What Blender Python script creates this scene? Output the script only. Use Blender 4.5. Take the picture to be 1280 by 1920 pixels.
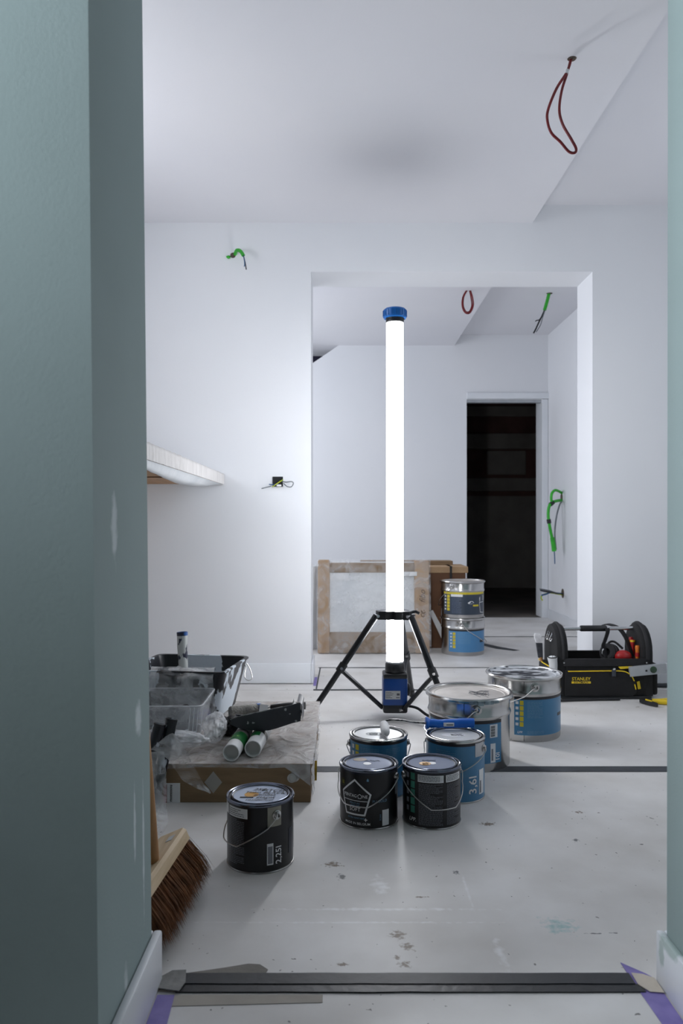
import bpy, bmesh, math, random
from mathutils import Vector, Matrix, Euler
from mathutils import noise as mnoise

random.seed(7)
for o in list(bpy.data.objects): bpy.data.objects.remove(o)
scene = bpy.context.scene
COL = scene.collection
PI = math.pi
def rad(a): return a * PI / 180.0

# ------------------------------------------------------------------ camera
cam = bpy.data.cameras.new('camera')
camo = bpy.data.objects.new('camera', cam); COL.objects.link(camo)
camo.location = (0, 0, 0.76); camo.rotation_euler = (PI / 2, 0, 0)
cam.sensor_fit = 'VERTICAL'; cam.sensor_height = 36.0; cam.sensor_width = 24.0
cam.lens = 1450 / 1920 * 36.0
cam.shift_y = 20 / 1920
cam.clip_start = 0.02
cam.dof.use_dof = True; cam.dof.focus_distance = 2.1; cam.dof.aperture_fstop = 6.3
scene.camera = camo

# ------------------------------------------------------------------ world and exposure
world = bpy.data.worlds.new('world'); scene.world = world; world.use_nodes = True
bg = world.node_tree.nodes['Background']
bg.inputs[0].default_value = (0.80, 0.88, 1.0, 1); bg.inputs[1].default_value = 0.9
scene.view_settings.view_transform = 'Standard'
scene.view_settings.look = 'None'
scene.view_settings.gamma = 1.0
scene.view_settings.use_curve_mapping = False
scene.view_settings.exposure = 0.0

# daylight coming in through the corridor window behind the camera, and added fill lights
def area_light(name, loc, rot, sx, sy, power, color):
    l = bpy.data.lights.new(name, 'AREA'); l.shape = 'RECTANGLE'; l.size = sx; l.size_y = sy
    l.energy = power; l.color = color
    o = bpy.data.objects.new(name, l); COL.objects.link(o); o.location = loc; o.rotation_euler = rot
    return o
area_light('corridor_daylight', (-1.61, 0.46, 1.68), (0, -PI / 2, 0), 0.62, 0.46, 52.0, (0.86, 0.93, 1.0))
area_light('room_fill_left', (-1.61, 2.35, 1.62), (0, -PI / 2, 0), 0.72, 0.78, 16.0, (0.92, 0.95, 1.0))  # unseen fill light, added to raise the main room's ambient level
area_light('room_fill_right', (2.17, 2.45, 1.5), (0, PI / 2, 0), 0.7, 0.75, 4.5, (0.92, 0.95, 1.0))  # second unseen fill, added to even out the right side
area_light('back_room_fill', (-1.47, 5.05, 1.45), (0, -PI / 2, 0), 1.05, 1.4, 25.0, (0.92, 0.95, 1.0))  # out-of-view fill, added to brighten the back room

LAMP_STRENGTH = 29.5

# ------------------------------------------------------------------ materials
MATS = {}
def new_mat(name):
    m = bpy.data.materials.new(name); m.use_nodes = True
    return m, m.node_tree, m.node_tree.nodes['Principled BSDF']
def node(nt, kind, **kw):
    n = nt.nodes.new(kind)
    for k, v in kw.items(): setattr(n, k, v)
    return n
def rgba(c): return (c[0], c[1], c[2], 1.0)
def srgb(r, g, b):
    f = lambda v: (v / 255 / 12.92) if v <= 10 else ((v / 255 + 0.055) / 1.055) ** 2.4
    return (f(r), f(g), f(b))
def mat(name, c1, c2=None, scale=8.0, rough=0.5, metal=0.0, bump=0.0, bscale=60.0, stretch=(1, 1, 1), lo=0.35, hi=0.65, rvar=0.0, coat=0.0):
    """principled surface: noise mixes c1 and c2, fine noise gives relief"""
    if name in MATS: return MATS[name]
    m, nt, p = new_mat(name)
    tc = node(nt, 'ShaderNodeTexCoord'); mp = node(nt, 'ShaderNodeMapping')
    mp.inputs['Scale'].default_value = stretch
    nt.links.new(tc.outputs['Object'], mp.inputs['Vector'])
    nz = node(nt, 'ShaderNodeTexNoise'); nz.inputs['Scale'].default_value = scale; nz.inputs['Detail'].default_value = 6
    nt.links.new(mp.outputs['Vector'], nz.inputs['Vector'])
    cr = node(nt, 'ShaderNodeValToRGB')
    if c2 is None: c2 = tuple(v * 0.94 for v in c1)
    cr.color_ramp.elements[0].position = lo; cr.color_ramp.elements[0].color = rgba(c1)
    cr.color_ramp.elements[1].position = hi; cr.color_ramp.elements[1].color = rgba(c2)
    nt.links.new(nz.outputs['Fac'], cr.inputs['Fac'])
    nt.links.new(cr.outputs['Color'], p.inputs['Base Color'])
    p.inputs['Roughness'].default_value = rough; p.inputs['Metallic'].default_value = metal
    if coat: p.inputs['Coat Weight'].default_value = coat
    if rvar:
        mr = node(nt, 'ShaderNodeMapRange'); mr.inputs['To Min'].default_value = rough - rvar; mr.inputs['To Max'].default_value = rough + rvar
        nt.links.new(nz.outputs['Fac'], mr.inputs['Value']); nt.links.new(mr.outputs['Result'], p.inputs['Roughness'])
    if bump:
        n2 = node(nt, 'ShaderNodeTexNoise'); n2.inputs['Scale'].default_value = bscale; n2.inputs['Detail'].default_value = 4
        nt.links.new(mp.outputs['Vector'], n2.inputs['Vector'])
        b = node(nt, 'ShaderNodeBump'); b.inputs['Strength'].default_value = bump; b.inputs['Distance'].default_value = 0.004
        nt.links.new(n2.outputs['Fac'], b.inputs['Height']); nt.links.new(b.outputs['Normal'], p.inputs['Normal'])
    MATS[name] = m; m['p'] = 1
    return m
def blob_over(m, blobs, color, noise_scale=60, soft=0.5, brk=0.8, scale=1.0):
    """stains or filler with a shape of their own: ellipsoids (centre, radii) broken up by noise"""
    nt = m.node_tree; p = nt.nodes['Principled BSDF']
    src = p.inputs['Base Color'].links[0].from_socket
    tc = node(nt, 'ShaderNodeTexCoord')
    nz = node(nt, 'ShaderNodeTexNoise'); nz.inputs['Scale'].default_value = noise_scale; nz.inputs['Detail'].default_value = 5
    nt.links.new(tc.outputs['Object'], nz.inputs['Vector'])
    acc = None
    for c, r in blobs:
        r = (r[0] * scale, r[1] * scale, r[2])
        s = node(nt, 'ShaderNodeVectorMath', operation='SUBTRACT'); nt.links.new(tc.outputs['Object'], s.inputs[0]); s.inputs[1].default_value = c
        d = node(nt, 'ShaderNodeVectorMath', operation='DIVIDE'); nt.links.new(s.outputs[0], d.inputs[0]); d.inputs[1].default_value = r
        l = node(nt, 'ShaderNodeVectorMath', operation='LENGTH'); nt.links.new(d.outputs[0], l.inputs[0])
        inv = node(nt, 'ShaderNodeMath', operation='SUBTRACT'); inv.inputs[0].default_value = 1.0; nt.links.new(l.outputs['Value'], inv.inputs[1])
        if acc is None: acc = inv.outputs[0]
        else:
            mx = node(nt, 'ShaderNodeMath', operation='MAXIMUM'); nt.links.new(acc, mx.inputs[0]); nt.links.new(inv.outputs[0], mx.inputs[1]); acc = mx.outputs[0]
    ad = node(nt, 'ShaderNodeMath', operation='ADD'); nt.links.new(acc, ad.inputs[0])
    ns = node(nt, 'ShaderNodeMath', operation='MULTIPLY_ADD'); nt.links.new(nz.outputs['Fac'], ns.inputs[0]); ns.inputs[1].default_value = brk * 2; ns.inputs[2].default_value = -brk
    nt.links.new(ns.outputs[0], ad.inputs[1])
    mr = node(nt, 'ShaderNodeMapRange'); mr.inputs['From Min'].default_value = 0.05; mr.inputs['From Max'].default_value = 0.05 + soft; mr.inputs['To Max'].default_value = 0.85
    nt.links.new(ad.outputs[0], mr.inputs['Value'])
    mix = node(nt, 'ShaderNodeMix', data_type='RGBA'); nt.links.new(mr.outputs['Result'], mix.inputs['Factor'])
    nt.links.new(src, mix.inputs['A']); mix.inputs['B'].default_value = rgba(color)
    nt.links.new(mix.outputs['Result'], p.inputs['Base Color'])
def specks_over(m, scale, radius, keep, color):
    nt = m.node_tree; p = nt.nodes['Principled BSDF']
    src = p.inputs['Base Color'].links[0].from_socket
    tc = node(nt, 'ShaderNodeTexCoord')
    nz = node(nt, 'ShaderNodeTexNoise'); nz.inputs['Scale'].default_value = scale * 3
    nt.links.new(tc.outputs['Object'], nz.inputs['Vector'])
    mixv = node(nt, 'ShaderNodeVectorMath', operation='MULTIPLY_ADD'); nt.links.new(nz.outputs['Color'], mixv.inputs[0])
    mixv.inputs[1].default_value = (0.5 / scale,) * 3; nt.links.new(tc.outputs['Object'], mixv.inputs[2])
    v = node(nt, 'ShaderNodeTexVoronoi'); v.inputs['Scale'].default_value = scale
    nt.links.new(mixv.outputs[0], v.inputs['Vector'])
    lt = node(nt, 'ShaderNodeMath', operation='LESS_THAN'); nt.links.new(v.outputs['Distance'], lt.inputs[0]); lt.inputs[1].default_value = radius
    sep = node(nt, 'ShaderNodeSeparateColor'); nt.links.new(v.outputs['Color'], sep.inputs[0])
    gt = node(nt, 'ShaderNodeMath', operation='LESS_THAN'); nt.links.new(sep.outputs[0], gt.inputs[0]); gt.inputs[1].default_value = keep
    mu = node(nt, 'ShaderNodeMath', operation='MULTIPLY'); nt.links.new(lt.outputs[0], mu.inputs[0]); nt.links.new(gt.outputs[0], mu.inputs[1])
    m2 = node(nt, 'ShaderNodeMath', operation='MULTIPLY'); nt.links.new(mu.outputs[0], m2.inputs[0]); m2.inputs[1].default_value = 0.8
    mix = node(nt, 'ShaderNodeMix', data_type='RGBA'); nt.links.new(m2.outputs[0], mix.inputs['Factor'])
    nt.links.new(src, mix.inputs['A']); mix.inputs['B'].default_value = rgba(color)
    nt.links.new(mix.outputs['Result'], p.inputs['Base Color'])
def film_mat(name, fac, tint=(0.9, 0.92, 0.95), rough=0.2, spread=0.3):
    """thin plastic: see-through with wrinkled glossy white on top"""
    m = bpy.data.materials.new(name); m.use_nodes = True; nt = m.node_tree
    p = nt.nodes['Principled BSDF']; out = nt.nodes['Material Output']
    p.inputs['Base Color'].default_value = rgba(tint); p.inputs['Roughness'].default_value = rough
    tc = node(nt, 'ShaderNodeTexCoord'); nz = node(nt, 'ShaderNodeTexNoise'); nz.inputs['Scale'].default_value = 14; nz.inputs['Detail'].default_value = 5; nz.inputs['Distortion'].default_value = 1.2
    nt.links.new(tc.outputs['Object'], nz.inputs['Vector'])
    b = node(nt, 'ShaderNodeBump'); b.inputs['Strength'].default_value = 0.9; b.inputs['Distance'].default_value = 0.02
    nt.links.new(nz.outputs['Fac'], b.inputs['Height']); nt.links.new(b.outputs['Normal'], p.inputs['Normal'])
    tr = node(nt, 'ShaderNodeBsdfTransparent'); mx = node(nt, 'ShaderNodeMixShader')
    mr = node(nt, 'ShaderNodeMapRange'); mr.inputs['From Min'].default_value = 0.3; mr.inputs['From Max'].default_value = 0.7
    mr.inputs['To Min'].default_value = max(0.02, fac - spread); mr.inputs['To Max'].default_value = min(1, fac + spread)
    nt.links.new(nz.outputs['Fac'], mr.inputs['Value']); nt.links.new(mr.outputs['Result'], mx.inputs[0])
    nt.links.new(tr.outputs[0], mx.inputs[1]); nt.links.new(p.outputs[0], mx.inputs[2]); nt.links.new(mx.outputs[0], out.inputs['Surface'])
    MATS[name] = m
    return m

WHITE = mat('wall_white', (0.74, 0.755, 0.79), (0.77, 0.78, 0.81), 1.5, 0.55, bump=0.06, bscale=180)
CEIL = mat('ceiling_white', (0.70, 0.705, 0.75), (0.735, 0.735, 0.77), 1.2, 0.6, bump=0.05, bscale=160)
SAGE = mat('wall_sage', srgb(152, 168, 168), srgb(146, 162, 161), 2.0, 0.85, bump=0.08, bscale=220)
SAGE.node_tree.nodes['Principled BSDF'].inputs['Specular IOR Level'].default_value = 0.2
blob_over(SAGE, [((-.318, 1.085, .755), (.03, .016, .055)), ((-.316, 1.20, .455), (.03, .022, .035)), ((-.315, 1.175, .31), (.03, .007, .08)),
                 ((-.315, 1.225, .25), (.03, .006, .13)), ((-.313, 1.12, .05), (.03, .012, .09))], srgb(205, 214, 216), 40, 0.5)
TRIM = mat('trim_white', (0.76, 0.78, 0.82), (0.72, 0.75, 0.79), 6, 0.35)
blob_over(TRIM, [((.523, 1.235, .085), (.03, .05, .018)), ((.523, 1.26, .06), (.03, .012, .03))], srgb(160, 180, 176), 60, 0.4)
FLOOR = mat('floor_sheet_grey', (0.76, 0.75, 0.745), (0.56, 0.54, 0.515), 4.0, 0.5, bump=0.05, bscale=90, lo=0.32, hi=0.75, rvar=0.08)
blob_over(FLOOR, [((.104, 1.425, 0), (.022, .022, .1)), ((.118, 1.385, 0), (.018, .02, .1)), ((.098, 1.352, 0), (.012, .01, .1)), ((.108, 1.33, 0), (.018, .016, .1)),
                  ((.16, 1.57, 0), (.022, .006, .1)), ((.0, 1.33, 0), (.02, .008, .1)), ((.62, 2.03, 0), (.02, .012, .1)), ((.37, 1.95, 0), (.03, .018, .1)), ((-.02, 1.72, 0), (.03, .02, .1))], srgb(98, 76, 50), 120, 0.6, 1.7, 0.72)
blob_over(FLOOR, [((.25, 1.68, 0), (.012, .01, .1)), ((.47, 1.43, 0), (.03, .004, .1)), ((.505, 1.432, 0), (.012, .004, .1)), ((.56, 1.85, 0), (.012, .014, .1)),
                  ((-.28, 2.0, 0), (.01, .012, .1)), ((.0, 1.66, 0), (.014, .02, .1)), ((.34, 3.0, 0), (.05, .01, .1)), ((.9, 4.8, 0), (.06, .03, .1))], srgb(78, 80, 84), 120, 0.5, 1.5, 0.75)
blob_over(FLOOR, [((.41, 1.46, 0), (.035, .03, .1))], srgb(150, 190, 190), 70, 0.8, 1.5)
blob_over(FLOOR, [((.08, 1.52, 0), (.25, .006, .1)), ((.02, 1.47, 0), (.3, .004, .1)), ((.28, 1.36, 0), (.01, .06, .1)), ((.08, 1.62, 0), (.02, .05, .1)), ((.26, 1.6, 0), (.004, .08, .1))], (0.84, 0.84, 0.85), 60, 0.9, 1.6)
specks_over(FLOOR, 24, 0.065, 0.5, (0.06, 0.055, 0.05))
specks_over(FLOOR, 9, 0.04, 0.5, (0.10, 0.085, 0.07))
specks_over(FLOOR, 60, 0.09, 0.2, (0.12, 0.11, 0.10))
SLAB = mat('concrete_slab', srgb(112, 106, 100), srgb(92, 88, 84), 3, 0.85, bump=0.3, bscale=30)
DARKWALL = mat('bare_wall', srgb(158, 154, 150), srgb(140, 136, 132), 4, 0.9, bump=0.4, bscale=25)
DARKBRICK = mat('bare_brick', srgb(116, 84, 80), srgb(94, 72, 68), 5, 0.9, bump=0.5, bscale=30)
RAWPL = mat('raw_plaster', srgb(112, 110, 108), srgb(98, 96, 95), 3, 0.9, bump=0.3, bscale=25)
TAPE = mat('dark_tape', srgb(31, 36, 42), srgb(23, 27, 32), 12, 0.5, bump=0.3, bscale=40)
TAPE2 = mat('seam_tape', srgb(58, 62, 68), srgb(44, 48, 53), 14, 0.6, bump=0.2, bscale=40)
PURPLE = mat('purple_tape', srgb(140, 128, 190), srgb(118, 106, 172), 20, 0.55, bump=0.2)
MASK = mat('masking_tape', srgb(206, 196, 180), srgb(190, 180, 168), 20, 0.6, bump=0.3)
DUCT = mat('torn_grey_tape', srgb(140, 140, 138), srgb(112, 112, 110), 18, 0.55, bump=0.5)
CARD = mat('cardboard', srgb(138, 114, 86), srgb(126, 103, 77), 10, 0.8, bump=0.15, bscale=70, stretch=(1, 1, 6))
CARD2 = mat('cardboard_brown', srgb(112, 78, 54), srgb(96, 66, 46), 8, 0.8, bump=0.15, bscale=70)
CARD3 = mat('cardboard_tan', srgb(176, 146, 112), srgb(160, 130, 98), 10, 0.8, bump=0.1)
SILVER = mat('tinplate', (0.54, 0.535, 0.525), (0.43, 0.425, 0.42), 6, 0.22, 1.0, rvar=0.06, bump=0.03, bscale=30)
LIDTIN = mat('tin_lid', (0.56, 0.53, 0.50), (0.44, 0.41, 0.39), 12, 0.5, 0.35, rvar=0.08, bump=0.05)
DIRTYLID = mat('paint_smeared_lid', (0.55, 0.57, 0.6), (0.03, 0.035, 0.045), 16, 0.4, 0.3, lo=0.46, hi=0.54, stretch=(1, 2.0, 1))
CHROME = mat('chrome', (0.75, 0.75, 0.76), (0.65, 0.65, 0.66), 5, 0.12, 1.0)
WIRE = mat('steel_wire', (0.55, 0.54, 0.52), (0.42, 0.42, 0.42), 30, 0.35, 1.0)
CANBLACK = mat('black_can_print', srgb(17, 17, 22), srgb(12, 13, 17), 4, 0.34)
CANNAVY = mat('navy_band_print', srgb(20, 26, 42), srgb(16, 21, 34), 4, 0.3)
BLUE = mat('blue_can_print', srgb(62, 126, 168), srgb(56, 118, 160), 4, 0.32, coat=0.2)
BLUE2 = mat('bright_blue_print', srgb(82, 140, 188), srgb(76, 132, 180), 4, 0.35)
SLATE = mat('slate_print', srgb(56, 68, 84), srgb(50, 61, 76), 4, 0.4)
BANDK = mat('dark_print', srgb(34, 34, 40), srgb(28, 28, 34), 6, 0.4)
PRINTW = mat('white_print', (0.78, 0.79, 0.8), (0.72, 0.73, 0.75), 20, 0.5)
PRINTG = mat('grey_print', srgb(128, 130, 138), srgb(112, 114, 122), 20, 0.5)
PRINTDG = mat('dim_grey_print', srgb(78, 80, 88), srgb(66, 68, 76), 20, 0.5)
PRINTLB = mat('pale_blue_print', srgb(120, 162, 190), srgb(110, 152, 182), 20, 0.5)
PRINTK = mat('black_ink', srgb(26, 28, 34), srgb(20, 22, 28), 20, 0.5)
PRINTY = mat('yellow_print', srgb(214, 196, 52), srgb(200, 182, 44), 20, 0.5)
PRINTGN = mat('green_print', srgb(62, 130, 112), srgb(54, 118, 102), 20, 0.5)
PRINTR = mat('red_print', srgb(150, 44, 48), srgb(136, 38, 42), 20, 0.5)
ORANGE = mat('orange_sticker', srgb(214, 158, 58), srgb(196, 142, 50), 40, 0.5)
WHITELID = mat('white_lid', (0.74, 0.75, 0.76), (0.66, 0.67, 0.69), 10, 0.3)
PALELID = mat('pale_blue_lid', srgb(178, 190, 212), srgb(164, 176, 200), 8, 0.35)
GREYLID = mat('slate_lid', srgb(132, 142, 166), srgb(116, 126, 150), 6, 0.16, 0.35)
RIMK = mat('dark_lacquered_rim', srgb(108, 113, 127), srgb(84, 89, 102), 8, 0.16, 0.9)
BLACKP = mat('black_plastic', srgb(30, 31, 34), srgb(24, 25, 28), 12, 0.42, bump=0.06, bscale=120)
BLACKM = mat('black_tube_metal', srgb(40, 42, 46), srgb(32, 34, 38), 12, 0.35, 0.3)
BLUEP = mat('blue_plastic', srgb(10, 66, 140), srgb(8, 58, 126), 10, 0.38, bump=0.05)
BLUECAP = mat('blue_cap', srgb(14, 108, 190), srgb(12, 96, 174), 14, 0.4)
BLUEH = mat('blue_grip', srgb(12, 112, 218), srgb(10, 98, 200), 16, 0.36)
FOAM = mat('white_foam', (0.80, 0.80, 0.80), (0.74, 0.74, 0.75), 60, 0.9, bump=0.5, bscale=300)
FABRIC = mat('black_canvas', srgb(15, 15, 18), srgb(10, 10, 12), 30, 0.75, bump=0.5, bscale=500)
PADDED = mat('black_padded_canvas', srgb(27, 27, 31), srgb(19, 19, 23), 30, 0.7, bump=0.5, bscale=400)
YEL = mat('yellow_piping', srgb(236, 204, 38), srgb(220, 188, 30), 30, 0.5)
RED = mat('red_plastic', srgb(176, 34, 34), srgb(156, 28, 30), 20, 0.4)
ORNG = mat('orange_plastic', srgb(216, 120, 40), srgb(200, 106, 34), 20, 0.4)
ALU = mat('grey_aluminium', srgb(178, 182, 186), srgb(164, 168, 174), 20, 0.4, 0.3)
VIAL = mat('green_vial', srgb(62, 88, 66), srgb(46, 68, 50), 20, 0.2)
WOOD = mat('pale_wood', srgb(206, 184, 152), srgb(186, 162, 128), 6, 0.6, stretch=(14, 1, 14))
WOODH = mat('handle_wood', srgb(176, 132, 84), srgb(156, 114, 70), 6, 0.5, stretch=(14, 14, 1))
BRISTLE = mat('coco_bristle', srgb(142, 94, 58), srgb(98, 64, 40), 40, 0.8)
BOARD = mat('worktop_board', srgb(168, 128, 88), srgb(150, 112, 76), 4, 0.6, stretch=(10, 1, 1))
PAPER = mat('wrapping_paper', (0.68, 0.66, 0.65), (0.58, 0.56, 0.55), 10, 0.6, bump=0.5, bscale=22, stretch=(1, 3, 0.6))
SHEETW = mat('white_sheet', (0.72, 0.74, 0.76), (0.60, 0.63, 0.66), 5, 0.45, bump=0.5, bscale=18)
SPLAT = mat('paint_splattered_black', srgb(20, 23, 30), srgb(206, 216, 226), 11, 0.4, lo=0.565, hi=0.58, bump=0.2, stretch=(1, 1, 0.6))
SPLAT2 = mat('paint_smeared_tub_inside', srgb(176, 182, 190), srgb(20, 23, 30), 9, 0.45, lo=0.63, hi=0.65)
ROLLERD = mat('dark_roller_nap', srgb(120, 120, 124), srgb(24, 26, 30), 40, 0.9, lo=0.42, hi=0.55, bump=1.0, bscale=160)
ROLLERG = mat('grey_roller_nap', srgb(150, 148, 142), srgb(104, 102, 98), 30, 0.9, bump=1.0, bscale=160)
TUBEWH = mat('cartridge_white', (0.74, 0.75, 0.75), (0.68, 0.69, 0.7), 12, 0.4)
TUBEIN = mat('cartridge_plunger', (0.55, 0.55, 0.53), (0.48, 0.48, 0.47), 12, 0.6)
CARTGN = mat('cartridge_green', srgb(20, 116, 52), srgb(14, 98, 42), 20, 0.4)
TRAYK = mat('charcoal_tray', srgb(62, 66, 72), srgb(48, 51, 57), 9, 0.45, bump=0.1)
specks_over(TRAYK, 55, 0.2, 0.45, (0.45, 0.47, 0.48))
HANDSP = mat('paint_smeared_handle', srgb(188, 192, 190), srgb(30, 36, 60), 34, 0.5, lo=0.53, hi=0.56, stretch=(1, 1, 0.6))
HANDBK = mat('black_smeared_handle', srgb(20, 23, 30), srgb(150, 158, 166), 44, 0.3, lo=0.56, hi=0.60, stretch=(1, 1, .5))
HANDBL = mat('blue_smeared_handle', srgb(20, 84, 156), srgb(16, 24, 48), 30, 0.4, lo=.45, hi=.52)
RAG = mat('soaked_black', srgb(14, 14, 17), srgb(22, 22, 26), 30, 0.85, bump=1.0, bscale=90)
BRASS = mat('gold_foil', srgb(196, 160, 58), srgb(150, 118, 36), 30, 0.4, 0.5)
GREENC = mat('green_sheath', srgb(52, 178, 46), srgb(40, 158, 38), 30, 0.45)
GREYC = mat('grey_sheath', srgb(112, 118, 124), srgb(98, 104, 110), 30, 0.5)
REDC = mat('red_sheath', srgb(128, 26, 32), srgb(108, 22, 28), 30, 0.4)
BLUEC = mat('blue_core', srgb(42, 86, 130), srgb(36, 74, 116), 30, 0.5)
YGC = mat('yellow_green_core', srgb(196, 196, 40), srgb(150, 180, 44), 60, 0.5)
BLKC = mat('black_core', srgb(26, 28, 34), srgb(20, 22, 26), 30, 0.5)
BROWNC = mat('brown_core', srgb(110, 70, 56), srgb(96, 60, 48), 30, 0.5)
HOLE = mat('cut_plaster', srgb(96, 84, 74), srgb(70, 62, 56), 60, 0.9)
PLATE = mat('rating_plate', (0.55, 0.56, 0.57), (0.48, 0.49, 0.5), 30, 0.45, 0.2)
FRAMEK = mat('window_frame_dark', srgb(40, 38, 66), srgb(32, 30, 50), 10, 0.5)
FILM = film_mat('clear_film', 0.28)
FILM2 = film_mat('crumpled_film', 0.36, spread=0.34)
FILM3 = film_mat('milky_film', 0.48, spread=0.22)
CLEAR = film_mat('clear_tray_plastic', 0.22, (0.85, 0.88, 0.92), 0.12, 0.08)

def emission_mat(name, color, strength):
    m = bpy.data.materials.new(name); m.use_nodes = True; nt = m.node_tree
    for n in list(nt.nodes): nt.nodes.remove(n)
    out = node(nt, 'ShaderNodeOutputMaterial'); e = node(nt, 'ShaderNodeEmission')
    e.inputs[0].default_value = rgba(color); e.inputs[1].default_value = strength
    nt.links.new(e.outputs[0], out.inputs[0]); MATS[name] = m
    return m
TUBE = emission_mat('lit_tube', (0.95, 0.965, 1.0), LAMP_STRENGTH)

# ------------------------------------------------------------------ geometry helpers (all take world coordinates)
def V(*a): return Vector(a)
def catmull(pts, n=6, closed=False):
    P = [Vector(p) for p in pts]; out = []
    m = len(P); rng = range(m) if closed else range(m - 1)
    for i in rng:
        if closed: p0, p1, p2, p3 = P[(i - 1) % m], P[i], P[(i + 1) % m], P[(i + 2) % m]
        else: p0, p1, p2, p3 = P[max(i - 1, 0)], P[i], P[i + 1], P[min(i + 2, m - 1)]
        for k in range(n):
            t = k / n
            out.append(0.5 * ((2 * p1) + (-p0 + p2) * t + (2 * p0 - 5 * p1 + 4 * p2 - p3) * t * t + (-p0 + 3 * p1 - 3 * p2 + p3) * t ** 3))
    if not closed: out.append(P[-1])
    return out

class G:
    def __init__(s): s.bm = bmesh.new()
    def box(s, x0, x1, y0, y1, z0, z1, bev=0.0, rot=None, pivot=None, seg=2):
        b = bmesh.new(); bmesh.ops.create_cube(b, size=1.0)
        for v in b.verts:
            v.co = Vector(((x0 + x1) / 2 + v.co.x * (x1 - x0), (y0 + y1) / 2 + v.co.y * (y1 - y0), (z0 + z1) / 2 + v.co.z * (z1 - z0)))
        if bev: bmesh.ops.bevel(b, geom=list(b.edges), offset=bev, segments=seg, affect='EDGES', profile=0.5)
        if rot is not None:
            pv = Vector(pivot) if pivot else Vector(((x0 + x1) / 2, (y0 + y1) / 2, (z0 + z1) / 2))
            R = Euler(rot).to_matrix()
            for v in b.verts: v.co = R @ (v.co - pv) + pv
        s._merge(b); return s
    def _merge(s, b):
        mp = {v: s.bm.verts.new(v.co) for v in b.verts}
        for f in b.faces:
            try: s.bm.faces.new([mp[v] for v in f.verts])
            except ValueError: pass
        b.free()
    def lathe(s, prof, c=(0, 0, 0), seg=48, axis=None):
        """revolve (r, z) profile; axis: Vector for the local z"""
        c = Vector(c)
        if axis is None: M = Matrix.Identity(3)
        else: M = Vector((0, 0, 1)).rotation_difference(Vector(axis).normalized()).to_matrix()
        rings = []
        for r, z in prof:
            if r <= 1e-7: rings.append([s.bm.verts.new(c + M @ Vector((0, 0, z)))])
            else: rings.append([s.bm.verts.new(c + M @ Vector((r * math.sin(2 * PI * k / seg), -r * math.cos(2 * PI * k / seg), z))) for k in range(seg)])
        for a, b in zip(rings[:-1], rings[1:]):
            for k in range(seg):
                k2 = (k + 1) % seg
                if len(a) == 1 and len(b) == 1: continue
                if len(a) == 1: f = [a[0], b[k2], b[k]]
                elif len(b) == 1: f = [a[k], a[k2], b[0]]
                else: f = [a[k], a[k2], b[k2], b[k]]
                s.bm.faces.new(f)
        return s
    def tube(s, pts, r, seg=8, closed=False, cap=True):
        P = [Vector(p) for p in pts]; n = len(P)
        R = r if isinstance(r, (list, tuple)) else [r] * n
        T = []
        for i in range(n):
            if closed: t = P[(i + 1) % n] - P[i - 1]
            else: t = P[min(i + 1, n - 1)] - P[max(i - 1, 0)]
            T.append(t.normalized())
        ref = Vector((0, 0, 1)) if abs(T[0].z) < 0.9 else Vector((1, 0, 0))
        N = (ref - T[0] * ref.dot(T[0])).normalized(); rings = []
        for i in range(n):
            N = (N - T[i] * N.dot(T[i])).normalized(); B = T[i].cross(N)
            rings.append([s.bm.verts.new(P[i] + (N * math.cos(2 * PI * k / seg) + B * math.sin(2 * PI * k / seg)) * R[i]) for k in range(seg)])
        pairs = list(zip(rings[:-1], rings[1:])) + ([(rings[-1], rings[0])] if closed else [])
        for a, b in pairs:
            for k in range(seg): s.bm.faces.new([a[k], a[(k + 1) % seg], b[(k + 1) % seg], b[k]])
        if cap and not closed:
            s.bm.faces.new(rings[0][::-1]); s.bm.faces.new(rings[-1])
        return s
    def loops(s, rings, cap0=True, cap1=True):
        L = [[s.bm.verts.new(p) for p in r] for r in rings]; n = len(L[0])
        for a, b in zip(L[:-1], L[1:]):
            for k in range(n): s.bm.faces.new([a[k], a[(k + 1) % n], b[(k + 1) % n], b[k]])
        if cap0: s.bm.faces.new(L[0][::-1])
        if cap1: s.bm.faces.new(L[-1])
        return s
    def grid(s, fn, nu, nv):
        vs = [[s.bm.verts.new(fn(i / nu, j / nv)) for j in range(nv + 1)] for i in range(nu + 1)]
        for i in range(nu):
            for j in range(nv): s.bm.faces.new([vs[i][j], vs[i + 1][j], vs[i + 1][j + 1], vs[i][j + 1]])
        return s
    def patch(s, c, R, a0, a1, z0, z1, n=None, th=0.0004):
        """a thin label wrapped on a cylinder; angles in degrees, 0 faces -Y, positive to +X"""
        c = Vector(c); n = n or max(1, int(abs(a1 - a0) / 5))
        def ring(r, z): return [c + Vector((r * math.sin(rad(a0 + (a1 - a0) * i / n)), -r * math.cos(rad(a0 + (a1 - a0) * i / n)), z)) for i in range(n + 1)]
        o0, o1, i0, i1 = ring(R + th, z0), ring(R + th, z1), ring(R - 0.0006, z0), ring(R - 0.0006, z1)
        L = [[s.bm.verts.new(p) for p in r] for r in (i0, o0, o1, i1)]
        for a, b in zip(L[:-1], L[1:]):
            for k in range(n): s.bm.faces.new([a[k], a[k + 1], b[k + 1], b[k]])
        s.bm.faces.new([L[0][0], L[1][0], L[2][0], L[3][0]]); s.bm.faces.new([L[3][n], L[2][n], L[1][n], L[0][n]])
        return s
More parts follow.
